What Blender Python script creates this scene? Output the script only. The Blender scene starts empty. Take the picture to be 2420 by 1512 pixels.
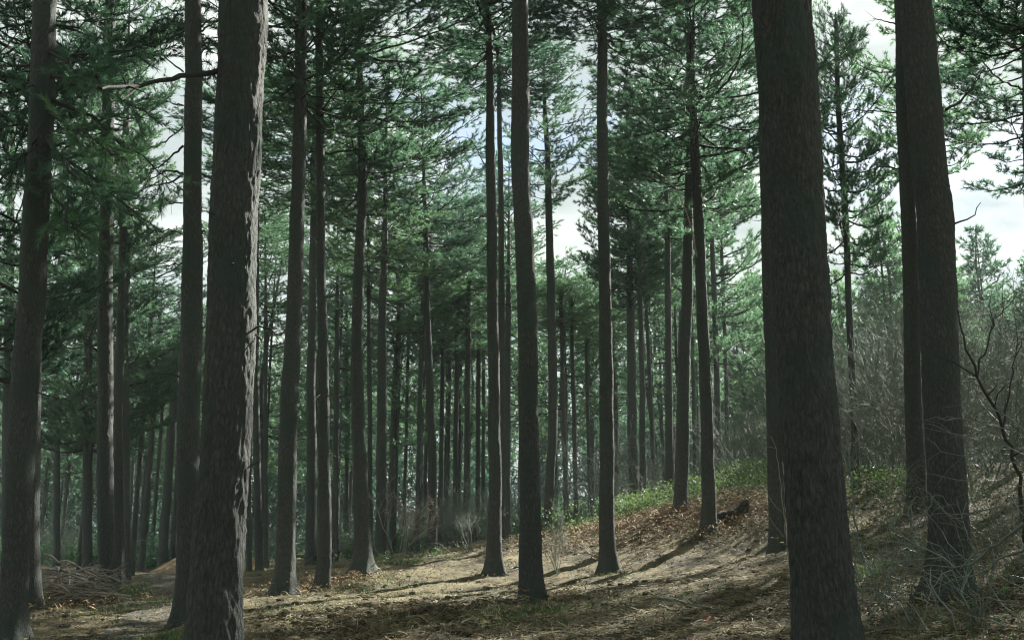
import bpy, math, random
import numpy as np
from mathutils import Vector, Matrix, Quaternion

C = bpy.context.scene
COL = C.collection
R = math.radians
rng = np.random.default_rng(11)
random.seed(5)

# ------------------------------------------------------------------ camera match
F, CX, CY = 2375.0, 1210.0, 756.0          # focal length and centre of the photograph measured on a 2420 x 1512 print of it
PITCH = R(12.7)
CAM = np.array([0.0, 0.0, 1.5])
cp, sp = math.cos(PITCH), math.sin(PITCH)

def ray(px, py):
    dx, dy = (px - CX) / F, (CY - py) / F
    return np.array([dx, cp - dy * sp, sp + dy * cp])

def at(px, py, Y):
    d = ray(px, py)
    return CAM + d * (Y / d[1])

def mpp(px, py, Y):                         # metres per print pixel at that place
    return (Y / ray(px, py)[1]) / F

# ------------------------------------------------------------------ noise
def _hash(ix, iy, iz):
    h = (ix * 374761393 + iy * 668265263 + iz * 1274126177) & 0xFFFFFFFF
    h = ((h ^ (h >> 13)) * 1274126177) & 0xFFFFFFFF
    return ((h ^ (h >> 16)) & 0xFFFF) / 65535.0

def noise(p):
    p = np.asarray(p, float)
    i = np.floor(p).astype(np.int64)
    f = p - i
    f = f * f * (3 - 2 * f)
    out = 0
    for a in (0, 1):
        wa = f[..., 0] if a else 1 - f[..., 0]
        for b in (0, 1):
            wb = f[..., 1] if b else 1 - f[..., 1]
            for c in (0, 1):
                wc = f[..., 2] if c else 1 - f[..., 2]
                out = out + wa * wb * wc * _hash(i[..., 0] + a, i[..., 1] + b, i[..., 2] + c)
    return out * 2 - 1

def fbm(p, octaves=3):
    s, a, t = 0, 1.0, 0
    p = np.asarray(p, float)
    for k in range(octaves):
        s = s + a * noise(p + 17.3 * k); t += a
        p = p * 2.03; a *= .5
    return s / t

# ------------------------------------------------------------------ terrain
ctrl = []
def ctl(px, py, Y): p = at(px, py, Y); ctrl.append((p[0], p[1], p[2]))
for c in [(70,1442,24),(254,1405,30),(279,1383,34),(134,1336,68),(207,1350,55),(333,1360,62),(381,1355,62),(305,1365,50),
          (437,1482,19),(612,1379,42),(629,1343,60),(667,1405,25),(762,1400,28),(733,1343,42),(857,1350,31),(901,1318,42),
          (984,1312,60),(1023,1321,45),(1073,1290,65),(1101,1283,65),(1168,1355,31),(1185,1305,45),(1198,1277,55),(1256,1440,20),
          (1292,1273,42),(1437,1351,30),(1581,1180,45),(1610,1212,36.5),(1675,1258,33),(1841,1321,28),(2022,1140,38),
          (2168,1215,22),(2243,1410,12.5)]:
    ctl(*c)
for c in [(2.8,9,.42),(-2.8,9.5,-.05),(-8.3,17,0),(0,0,0),(-10,5,-.1),(8,5,1.1),(9,12,1.5),(-20,30,-.1),(-30,60,0),(-20,100,.3),(0,100,2),
          (20,70,5),(30,50,5.5),(40,100,9),(60,60,9),(20,30,4.2),(25,18,4.4),(-40,0,0),(40,0,4.5),(0,-20,-.5),(0,150,3),(60,150,12),
          (-60,150,0),(-60,60,0),(0,-60,-1),(60,-60,3),(-60,-60,-1)]:
    ctrl.append(c)
ctrl = np.array(ctrl)
def _tps(r2): return np.where(r2 > 1e-9, .5 * r2 * np.log(r2 + 1e-12), 0)
_n = len(ctrl)
_K = _tps(((ctrl[:, None, :2] - ctrl[None, :, :2]) ** 2).sum(-1)) + np.eye(_n) * 1.5
_P = np.c_[np.ones(_n), ctrl[:, :2]]
_A = np.block([[_K, _P], [_P.T, np.zeros((3, 3))]])
_W = np.linalg.solve(_A, np.r_[ctrl[:, 2], np.zeros(3)])

def ground_smooth(x, y):
    x, y = np.asarray(x, float), np.asarray(y, float)
    xx, yy = np.clip(x, -75, 75), np.clip(y, -70, 170)
    z = _W[_n] + _W[_n + 1] * xx + _W[_n + 2] * yy
    for k in range(_n):
        z = z + _W[k] * _tps((xx - ctrl[k, 0]) ** 2 + (yy - ctrl[k, 1]) ** 2)
    return z

RUT = at(1010, 1440, 19.0)
def ground(x, y, fine=True):
    z = ground_smooth(x, y)
    if fine:
        x, y = np.asarray(x, float), np.asarray(y, float)
        p = np.stack([x, y, np.zeros_like(x)], -1)
        z = z + .09 * fbm(p * .9, 3) + .04 * fbm(p * 4.5 + 40, 3)
        # churned, rutted soil in front of the middle trunks
        m = np.exp(-(((x - RUT[0]) / 2.3) ** 2 + ((y - RUT[1]) / 3.0) ** 2) ** 1.5)
        q = np.stack([x * 1.6, y * 1.0, np.zeros_like(x) + 3.3], -1)
        z = z + m * (.2 * (1 - np.abs(noise(q * 1.7)) * 2) + .11 * (1 - 2 * np.abs(noise(q * 4.1 + 9))) - .04)
    return z

# ------------------------------------------------------------------ mesh helpers
def link_mesh(name, V, faces, mats, midx=None, smooth=False, parent=None):
    """faces: list of int arrays of shape (n,3) or (n,4)"""
    me = bpy.data.meshes.new(name)
    V = np.asarray(V, np.float32)
    me.vertices.add(len(V)); me.vertices.foreach_set('co', V.ravel())
    loops = np.concatenate([f.ravel() for f in faces]).astype(np.int32)
    tot = np.concatenate([np.full(len(f), f.shape[1]) for f in faces]).astype(np.int32)
    start = np.r_[0, np.cumsum(tot)[:-1]].astype(np.int32)
    me.loops.add(len(loops)); me.loops.foreach_set('vertex_index', loops)
    me.polygons.add(len(tot)); me.polygons.foreach_set('loop_start', start)
    if midx is not None: me.polygons.foreach_set('material_index', np.asarray(midx, np.int32))
    me.polygons.foreach_set('use_smooth', np.full(len(tot), bool(smooth)))
    for m in (mats if isinstance(mats, (list, tuple)) else [mats]): me.materials.append(m)
    me.update(); me.validate()
    o = bpy.data.objects.new(name, me); COL.objects.link(o)
    if parent is not None: o.parent = parent
    return o

class Tubes:
    def __init__(s): s.V, s.Q, s.n = [], [], 0
    def add(s, pts, radii, sides=4, cap=False):
        pts = np.asarray(pts, float); k = len(pts)
        radii = np.broadcast_to(np.asarray(radii, float), (k,))
        t = np.gradient(pts, axis=0); t /= np.linalg.norm(t, axis=1)[:, None] + 1e-9
        ref = np.where(np.abs(t[:, 2:3]) > .9, np.array([[1., 0, 0]]), np.array([[0, 0, 1.]]))
        ref = np.repeat(ref[:1], k, 0) if np.abs(t[:, 2]).min() > .75 or np.abs(t[:, 2]).max() < .97 else ref
        u = np.cross(t, ref); u /= np.linalg.norm(u, axis=1)[:, None] + 1e-9
        v = np.cross(t, u)
        a = np.arange(sides) * 2 * np.pi / sides
        ring = pts[:, None] + radii[:, None, None] * (np.cos(a)[None, :, None] * u[:, None] + np.sin(a)[None, :, None] * v[:, None])
        s.V.append(ring.reshape(-1, 3))
        i = np.arange(k - 1)[:, None] * sides; j = np.arange(sides)[None]
        j2 = (j + 1) % sides
        s.Q.append(np.stack([i + j, i + j2, i + sides + j2, i + sides + j], -1).reshape(-1, 4) + s.n)
        s.n += k * sides
    def arrays(s): return np.concatenate(s.V), np.concatenate(s.Q)
    def build(s, name, mat, parent=None, origin=(0, 0, 0), smooth=True):
        V, Q = s.arrays()
        return link_mesh(name, V - np.asarray(origin), [Q], mat, smooth=smooth, parent=parent)

def spline(pts, step):
    """Catmull-Rom through rows of any width, resampled about every step metres (first three columns are xyz)"""
    P = np.asarray(pts, float)
    P = np.vstack([2 * P[0] - P[1], P, 2 * P[-1] - P[-2]])
    out = []
    for i in range(1, len(P) - 2):
        a, b, c, d = P[i - 1], P[i], P[i + 1], P[i + 2]
        L = np.linalg.norm((c - b)[:3]); n = max(1, int(round(L / step)))
        t = (np.arange(n) / n)[:, None]
        q = .5 * ((2 * b) + (c - a) * t + (2 * a - 5 * b + 4 * c - d) * t ** 2 + (3 * b - a - 3 * c + d) * t ** 3)
        out.append(q)
    out.append(P[-2][None])
    return np.concatenate(out)

def empty(name, loc, label=None, cat=None, group=None):
    o = bpy.data.objects.new(name, None); COL.objects.link(o)
    o.location = loc; o.empty_display_size = .3
    tag(o, label, cat, group)
    return o

def tag(o, label=None, cat=None, group=None, kind=None):
    if label: o['label'] = label
    if cat: o['category'] = cat
    if group: o['group'] = group
    if kind: o['kind'] = kind
    return o

# ------------------------------------------------------------------ materials
def new_mat(name):
    m = bpy.data.materials.new(name); m.use_nodes = True
    nt = m.node_tree; nt.nodes.clear()
    out = nt.nodes.new('ShaderNodeOutputMaterial')
    return m, nt, out

def N(nt, kind, **kw):
    n = nt.nodes.new(kind)
    for k, v in kw.items():
        if k in n.inputs: n.inputs[k].default_value = v
        else: setattr(n, k, v)
    return n

def coords(nt, scale, space='Object'):
    tc = N(nt, 'ShaderNodeTexCoord'); mp = N(nt, 'ShaderNodeMapping')
    mp.inputs['Scale'].default_value = scale
    nt.links.new(tc.outputs[space], mp.inputs['Vector'])
    return mp.outputs['Vector']

def ramp(nt, fac, stops):
    r = N(nt, 'ShaderNodeValToRGB')
    e = r.color_ramp.elements
    while len(e) < len(stops): e.new(.5)
    for i, (p, c) in enumerate(stops):
        e[i].position = p; e[i].color = (*c, 1)
    nt.links.new(fac, r.inputs['Fac'])
    return r.outputs['Color']

def bark_mat(name, dark, light, green, bump=.02, sc=1.0):
    m, nt, out = new_mat(name)
    b = N(nt, 'ShaderNodeBsdfPrincipled', Roughness=.85)
    b.inputs['Specular IOR Level'].default_value = .25
    v1 = coords(nt, (16 * sc, 16 * sc, 4.5 * sc))
    vo = N(nt, 'ShaderNodeTexVoronoi', feature='DISTANCE_TO_EDGE'); vo.inputs['Scale'].default_value = 1.0
    wob = N(nt, 'ShaderNodeTexNoise', Scale=1.2, Detail=3.0)
    nt.links.new(v1, wob.inputs['Vector'])
    ad = N(nt, 'ShaderNodeVectorMath', operation='MULTIPLY_ADD')
    ad.inputs[1].default_value = (1.3, 1.3, 1.3)
    nt.links.new(wob.outputs['Color'], ad.inputs[0]); nt.links.new(v1, ad.inputs[2])
    nt.links.new(ad.outputs[0], vo.inputs['Vector'])
    no = N(nt, 'ShaderNodeTexNoise', Scale=2.5, Detail=6.0, Roughness=.65)
    nt.links.new(v1, no.inputs['Vector'])
    mul = N(nt, 'ShaderNodeMath', operation='MULTIPLY_ADD'); mul.inputs[1].default_value = .9
    nt.links.new(vo.outputs['Distance'], mul.inputs[0])
    sc2 = N(nt, 'ShaderNodeMath', operation='MULTIPLY'); sc2.inputs[1].default_value = .85
    nt.links.new(no.outputs['Fac'], sc2.inputs[0]); nt.links.new(sc2.outputs[0], mul.inputs[2])
    col = ramp(nt, mul.outputs[0], [(.34, dark), (.7, tuple(a * .6 + c * .4 for a, c in zip(dark, light))), (1.0, tuple(a * .3 + c * .7 for a, c in zip(dark, light)))])
    big = N(nt, 'ShaderNodeTexNoise', Scale=1.7, Detail=5.0)
    nt.links.new(coords(nt, (1, 1, .5)), big.inputs['Vector'])
    gm = ramp(nt, big.outputs['Fac'], [(.5, (0, 0, 0)), (.66, (1, 1, 1))])
    mx = N(nt, 'ShaderNodeMix', data_type='RGBA')
    nt.links.new(gm, mx.inputs['Factor']); nt.links.new(col, mx.inputs[6]); mx.inputs[7].default_value = (*green, 1)
    nt.links.new(mx.outputs[2], b.inputs['Base Color'])
    bp = N(nt, 'ShaderNodeBump', Strength=1.0, Distance=bump)
    nt.links.new(mul.outputs[0], bp.inputs['Height']); nt.links.new(bp.outputs[0], b.inputs['Normal'])
    nt.links.new(b.outputs[0], out.inputs['Surface'])
    return m

def leaf_mat(name, c1, c2, trans, rough=.45, spec=.35, tmix=.4, nscale=1.2):
    m, nt, out = new_mat(name)
    no = N(nt, 'ShaderNodeTexNoise', Scale=nscale, Detail=4.0, Roughness=.7)
    nt.links.new(coords(nt, (1, 1, 1)), no.inputs['Vector'])
    col = ramp(nt, no.outputs['Fac'], [(.35, c1), (.65, c2)])
    b = N(nt, 'ShaderNodeBsdfPrincipled', Roughness=rough)
    b.inputs['Specular IOR Level'].default_value = spec
    oi = N(nt, 'ShaderNodeObjectInfo')               # every tree has its own green
    own = ramp(nt, oi.outputs['Random'], [(0, (.5, .55, .62)), (.5, (.82, .84, .82)), (1, (1.12, 1.08, .88))])
    m1 = N(nt, 'ShaderNodeMix', data_type='RGBA', blend_type='MULTIPLY'); m1.inputs['Factor'].default_value = 1
    nt.links.new(col, m1.inputs[6]); nt.links.new(own, m1.inputs[7]); nt.links.new(m1.outputs[2], b.inputs['Base Color'])
    t = N(nt, 'ShaderNodeBsdfTranslucent')
    m2 = N(nt, 'ShaderNodeMix', data_type='RGBA', blend_type='MULTIPLY'); m2.inputs['Factor'].default_value = 1
    m2.inputs[6].default_value = (*trans, 1); nt.links.new(own, m2.inputs[7]); nt.links.new(m2.outputs[2], t.inputs['Color'])
    mx = N(nt, 'ShaderNodeMixShader', Fac=tmix)
    nt.links.new(b.outputs[0], mx.inputs[1]); nt.links.new(t.outputs[0], mx.inputs[2])
    nt.links.new(mx.outputs[0], out.inputs['Surface'])
    return m

def speckle_mat(name, stops, scale=30.0, rough=.9, bump=0.0, mid=2.0, spec=.2):
    m, nt, out = new_mat(name)
    v = coords(nt, (1, 1, 1))
    a = N(nt, 'ShaderNodeTexNoise', Scale=scale, Detail=5.0, Roughness=.75)
    c = N(nt, 'ShaderNodeTexNoise', Scale=mid, Detail=4.0, Roughness=.6)
    nt.links.new(v, a.inputs['Vector']); nt.links.new(v, c.inputs['Vector'])
    mx = N(nt, 'ShaderNodeMath', operation='MULTIPLY_ADD'); mx.inputs[1].default_value = .55
    nt.links.new(a.outputs['Fac'], mx.inputs[0])
    s2 = N(nt, 'ShaderNodeMath', operation='MULTIPLY'); s2.inputs[1].default_value = .45
    nt.links.new(c.outputs['Fac'], s2.inputs[0]); nt.links.new(s2.outputs[0], mx.inputs[2])
    col = ramp(nt, mx.outputs[0], stops)
    b = N(nt, 'ShaderNodeBsdfPrincipled', Roughness=rough)
    b.inputs['Specular IOR Level'].default_value = spec
    nt.links.new(col, b.inputs['Base Color'])
    if bump:
        bp = N(nt, 'ShaderNodeBump', Strength=1.0, Distance=bump)
        nt.links.new(a.outputs['Fac'], bp.inputs['Height']); nt.links.new(bp.outputs[0], b.inputs['Normal'])
    nt.links.new(b.outputs[0], out.inputs['Surface'])
    return m

M_BARK = bark_mat('pine_bark', (.038, .045, .041), (.145, .14, .126), (.046, .066, .056), .03, 1.5)
M_LIMB = bark_mat('limb_bark', (.025, .024, .021), (.075, .07, .06), (.05, .06, .05), .006, 2.5)
M_NEEDLE = leaf_mat('pine_needles', (.045, .092, .062), (.098, .16, .103), (.14, .275, .152), .46, .38, .5)
M_NEEDLE_SUNLIT = leaf_mat('sunlit_pine_needles', (.05, .125, .075), (.12, .22, .13), (.16, .34, .17), .45, .4, .45)  # brighter copy of the needles, sunlight put into the colour
M_TWIG = speckle_mat('bare_twig', [(.3, (.07, .09, .071)), (.7, (.195, .228, .185))], 8, .7, spec=.3)
M_PALE_TWIG = speckle_mat('pale_twig', [(.3, (.17, .15, .125)), (.7, (.36, .32, .27))], 8, .6, spec=.3)
M_STEM = speckle_mat('bramble_stem', [(.3, (.08, .10, .08)), (.7, (.22, .245, .195))], 8, .5, spec=.5)
M_GROUND = speckle_mat('forest_floor', [(.38, (.022, .020, .013)), (.475, (.075, .064, .037)), (.60, (.225, .19, .11))], 22, .95, .04, .7)
M_PATH = speckle_mat('muddy_path', [(.36, (.022, .021, .016)), (.5, (.06, .054, .038)), (.64, (.16, .14, .10))], 16, .8, .02, 1.6, .4)
M_LITTER = speckle_mat('needle_litter', [(.38, (.045, .038, .024)), (.485, (.16, .125, .07)), (.61, (.42, .345, .205))], 60, .75, 0, 1.1)
M_BRACKEN = speckle_mat('dead_bracken', [(.36, (.09, .058, .033)), (.49, (.23, .155, .085)), (.62, (.38, .29, .175))], 20, .8, 0, 3)
M_BRAMBLE = leaf_mat('bramble_leaves', (.05, .092, .042), (.135, .185, .085), (.155, .25, .09), .6, .2, .35, 3)
M_GRASS = leaf_mat('grass_blades', (.04, .08, .03), (.10, .15, .06), (.11, .19, .05), .5, .3, .35, 2)
M_CHIP = speckle_mat('wood_chips', [(.3, (.12, .08, .048)), (.5, (.29, .20, .12)), (.7, (.44, .34, .22))], 14, .9, .05, 3)
M_DEADWOOD = speckle_mat('rotten_wood', [(.3, (.018, .016, .013)), (.6, (.05, .042, .033))], 12, .95, .03, 2)
M_PINK = speckle_mat('faded_pink_scrap', [(.3, (.5, .2, .17)), (.7, (.65, .32, .27))], 12, .7)

# ------------------------------------------------------------------ ground sheet
ang = np.r_[np.arange(-180, -36, 6), np.arange(-36, 36.01, .12), np.arange(42, 180, 6)]
rad = np.r_[.3, np.geomspace(1.0, 7, 25)[:-1], np.geomspace(7, 60, 380)[:-1], np.geomspace(60, 200, 60)]
A_, R_ = np.meshgrid(np.radians(ang), rad)
gx, gy = R_ * np.sin(A_), R_ * np.cos(A_)
gz = ground(gx, gy)
na, nr = len(ang), len(rad)
i = np.arange(nr - 1)[:, None] * na; j = np.arange(na)[None]; j2 = (j + 1) % na
Q = np.stack([i + j, i + j2, i + na + j2, i + na + j], -1).reshape(-1, 4)[:, ::-1]
g = link_mesh('ground', np.stack([gx, gy, gz], -1).reshape(-1, 3), [Q], M_GROUND, smooth=True)
tag(g, 'needle covered forest floor rising to the right', kind='structure')

# muddy path going away on the left
pl = np.array([at(400, 1475, 19.5)[:2], at(395, 1430, 25)[:2], at(388, 1400, 33)[:2], at(385, 1372, 45)[:2], at(400, 1356, 62)[:2], at(425, 1340, 85)[:2]])
pl = spline(np.c_[np.vstack([[-2.2, 8], pl]), np.zeros(len(pl) + 1)], .25)[:, :2]
tn = np.gradient(pl, axis=0); tn /= np.linalg.norm(tn, axis=1)[:, None]
nn = np.c_[tn[:, 1], -tn[:, 0]]
w_ = np.linspace(-1, 1, 17)
edge = 1 + .25 * noise(np.c_[pl * .8, np.zeros(len(pl))])
px_ = pl[:, None] + nn[:, None] * (w_[None, :, None] * (.95 * edge)[:, None, None])
pz = ground(px_[..., 0], px_[..., 1]) + .012 - .03 * np.exp(-((np.abs(w_) - .5) / .2) ** 2)[None] * (1 + 0 * px_[..., 0]) * 0
k = len(pl); i = np.arange(k - 1)[:, None] * 17; j = np.arange(16)[None]
Q = np.stack([i + j, i + j + 1, i + 18 + j, i + 17 + j], -1).reshape(-1, 4)
p = link_mesh('path', np.concatenate([px_, pz[..., None]], -1).reshape(-1, 3), [Q], M_PATH, smooth=True)
tag(p, 'muddy path leading away between the trunks on the left', kind='structure')

# ------------------------------------------------------------------ pine crowns
def unit(v): return v / (np.linalg.norm(v, axis=-1, keepdims=True) + 1e-9)

def needle_tris(P, D, nper, ln, wd, spread, rg):
    """P,D (n,3): tuft bases and directions -> triangle soup of needles"""
    n = len(P)
    P = np.repeat(P, nper, 0); D = np.repeat(unit(D), nper, 0)
    rnd = unit(rg.normal(size=(n * nper, 3)))
    d = unit(D + rnd * spread)
    along = rg.uniform(0, 1.0, (n * nper, 1)) * ln * .9
    b = P + D * along
    L = ln * rg.uniform(.75, 1.25, (n * nper, 1))
    side = unit(np.cross(d, rg.normal(size=(n * nper, 3)))) * wd * .5
    tri = np.stack([b - side, b + side, b + d * L - np.array([0, 0, .12]) * L * L * 0], 1)
    return tri.reshape(-1, 3)

def crown_parts(rg, h, r, gap=.36, limbs=5, nper=22, ln=.16, wd=.021, shape='round', tuft=.105, sec=.165, up=.16, thin=0.0, axis_r=.09, arc=None):
    """limb tubes and needle triangles of a crown of height h and radius r, its foot at z=0"""
    T = Tubes(); P, D = [], []
    z = .0
    T.add([(0, 0, -.2), (0, 0, h * .5), (0, 0, h)], [axis_r, axis_r * .6, .015], 6)
    while z < h * .98:
        t = z / h
        if shape == 'round': prof = min(1, .55 + 1.3 * t) * math.sqrt(max(0, 1 - t ** 2.6)) + .06
        elif shape == 'cone': prof = (1 - t) ** .8 * min(1, .5 + 2.5 * t) + .06
        else: prof = .6 + .4 * math.sin(3.1 * t + .5) if t < .85 else .5 * (1 - t) / .15 + .08
        nl = rg.integers(limbs - 1, limbs + 2)
        a0 = rg.uniform(0, 6.28)
        for q in range(nl):
            if rg.random() < thin: continue
            a = a0 + q * 6.283 / nl + rg.normal(0, .3)
            if arc is not None: a = rg.uniform(*arc)
            L = r * prof * rg.choice([.55, .8, 1.0, 1.25, 1.45]) * rg.uniform(.85, 1.15)
            ns = max(4, int(L / .2))
            s = np.linspace(0, 1, ns + 1)
            el0 = rg.uniform(-.35, .35) + .4 * t
            bend = rg.normal(0, .4)
            aa = a + bend * s
            zz = z + L * (np.tan(el0) * s * .8 + up * s ** 2 - .25 * (1 - t) * s * (1 - s) * 2)
            pts = np.c_[np.cumsum(np.r_[0, np.cos(aa[1:])]) * L / ns, np.cumsum(np.r_[0, np.sin(aa[1:])]) * L / ns, zz]
            pts[1:] += rg.normal(0, .016, (ns, 3))
            rr = np.linspace(.012 + .010 * L, .006, ns + 1)
            T.add(pts, rr, 4)
            # secondary twigs
            nsec = int(L * .72 / sec)
            for m in range(nsec + 1):
                u = .34 + .66 * (m + rg.uniform(0, .8)) / (nsec + 1)
                f = u * ns; k0 = min(int(f), ns - 1); base = pts[k0] + (pts[k0 + 1] - pts[k0]) * (f - k0)
                fw = unit(pts[k0 + 1] - pts[k0])
                sd = np.array([-fw[1], fw[0], 0]) * (1 if m % 2 else -1)
                dr = unit(fw * rg.uniform(.5, 1.1) + sd * rg.uniform(.5, 1.0) + np.array([0, 0, rg.uniform(-.1, .5)]))
                l2 = (.25 + .45 * (1 - abs(u - .55))) * min(1.2, .35 + L * .35) * rg.uniform(.6, 1.2)
                e = base + dr * l2 + np.array([0, 0, .12 * l2])
                T.add([base, (base + e) / 2 + rg.normal(0, .015, 3), e], [.007, .005, .004], 3)
                nt_ = max(1, int(l2 / tuft))
                for w in range(nt_):
                    v = (w + 1) / nt_
                    if v < .3 and nt_ > 2: continue
                    P.append(base + (e - base) * v - dr * ln * .5); D.append(unit(dr + np.array([0, 0, .25]) + rg.normal(0, .5, 3)))
            P.append(pts[-1]); D.append(unit(pts[-1] - pts[-2] + np.array([0, 0, .1])))
            P.append(pts[-2]); D.append(unit(pts[-1] - pts[-2] + rg.normal(0, .3, 3)))
        z += gap * rg.uniform(.7, 1.3)
    P, D = np.array(P), np.array(D)
    tri = needle_tris(P, D, nper, ln, wd, .85, rg)
    return T, tri

def crown_obj(name, T, tri, mat=None, parent=None, loc=None):
    V, Qd = T.arrays()
    nv = len(V)
    tf = np.arange(len(tri)).reshape(-1, 3) + nv
    mid = np.r_[np.ones(len(Qd)), np.zeros(len(tf))]
    o = link_mesh(name, np.vstack([V, tri]), [Qd, tf], [mat or M_NEEDLE, M_LIMB], mid, parent=parent)
    if loc is not None: o.location = loc
    return o

PH, PR = 10.0, 2.2; CROWN_WIDE = 1.2          # size every crown prototype is made at
PROTO = {}
def proto(kind, idx):
    key = (kind, idx)
    if key not in PROTO:
        rg = np.random.default_rng(100 + idx * 7 + len(kind))
        kw = dict(round=dict(shape='round', thin=.35, gap=.42), cone=dict(shape='cone', limbs=6, gap=.34), sparse=dict(shape='round', thin=.25, gap=.42),
                  far=dict(shape='round', nper=10, ln=.24, wd=.045, tuft=.2, sec=.28, gap=.52, thin=.38),
                  farcone=dict(shape='cone', limbs=6, nper=12, ln=.24, wd=.05, tuft=.18, sec=.25, gap=.4),
                  column=dict(shape='column', thin=.1, up=.1))[kind]
        o = crown_obj('crown', *crown_parts(rg, PH, PR, **kw))
        PROTO[key] = o.data
        bpy.data.objects.remove(o)
    return PROTO[key]

# ------------------------------------------------------------------ pine trunks
def trunk_mesh(axis, detail, rg_off, parent, origin, flare=True):
    """axis rows x,y,z,radius from the ground up; detail 0 far .. 3 nearest"""
    step = (.9, .25, .06, .022)[detail]; sides = (8, 16, 40, 110)[detail]
    q = spline(axis, step)
    wz = np.stack([q[:, 2] * .55 + rg_off, np.full(len(q), rg_off * 1.7), np.zeros(len(q))], -1)
    q[:, 0] += .22 * q[:, 3] * fbm(wz, 2); q[:, 1] += .22 * q[:, 3] * fbm(wz + 31, 2)
    a = np.arange(sides) * 2 * np.pi / sides
    ca, sa = np.cos(a), np.sin(a)
    rr = q[:, 3][:, None] * np.ones((1, sides))
    z = q[:, 2][:, None] + 0 * rr
    X = ca[None] * rr; Yc = sa[None] * rr
    if flare:
        hgt = np.clip(q[:, 2] - q[0, 2] - .25, 0, None)
        rr = rr * (1 + (.5 * np.exp(-hgt / .32))[:, None] * (1 + .35 * np.sin(a * 5 + rg_off) + .2 * np.sin(a * 3 - rg_off))[None])
    big = fbm(np.stack([X * 1.6 + rg_off, Yc * 1.6, z * .9], -1), 2)
    rr = rr * (1 + .06 * big)
    if detail >= 1:
        # furrowed bark: long plates broken across
        s = (None, 9, 12, 13)[detail]
        p = np.stack([X * s + rg_off * 3, Yc * s, z * s * .22], -1)
        p = p + .7 * np.stack([noise(p * .7 + 5), noise(p * .7 + 15), noise(p * .7 + 25)], -1)
        ridge = 1 - 2 * np.abs(noise(p))
        fine = fbm(np.stack([X * 40, Yc * 40 + rg_off, z * 14], -1), 2)
        amp = (None, .008, .014, .019)[detail]
        ridge2 = 1 - 2 * np.abs(noise(p * np.array([2.7, 2.7, 3.4]) + 60)) if detail >= 2 else 0
        rr = rr + amp * .6 * ridge + amp * .5 * ridge2 + amp * .45 * fine * (detail >= 2)
    V = np.stack([q[:, 0][:, None] + ca[None] * rr, q[:, 1][:, None] + sa[None] * rr, z], -1).reshape(-1, 3) - np.asarray(origin)
    k = len(q); i = np.arange(k - 1)[:, None] * sides; j = np.arange(sides)[None]; j2 = (j + 1) % sides
    Qd = np.stack([i + j, i + j2, i + sides + j2, i + sides + j], -1).reshape(-1, 4)
    return link_mesh('trunk', V, [Qd], M_BARK, smooth=True, parent=parent)

def branch_poly(pix, Y, dY, bend, rg, n=7):
    """a branch from pixel pix[0] to pix[-1], leaving depth Y and ending at Y + dY"""
    m = len(pix)
    P = [at(px, py, Y + dY * k / (m - 1)) for k, (px, py) in enumerate(pix)]
    P = spline(np.array(P), max(.08, np.linalg.norm(P[-1] - P[0]) / 12))
    P[1:-1] += rg.normal(0, bend, (len(P) - 2, 3))
    return P

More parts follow.
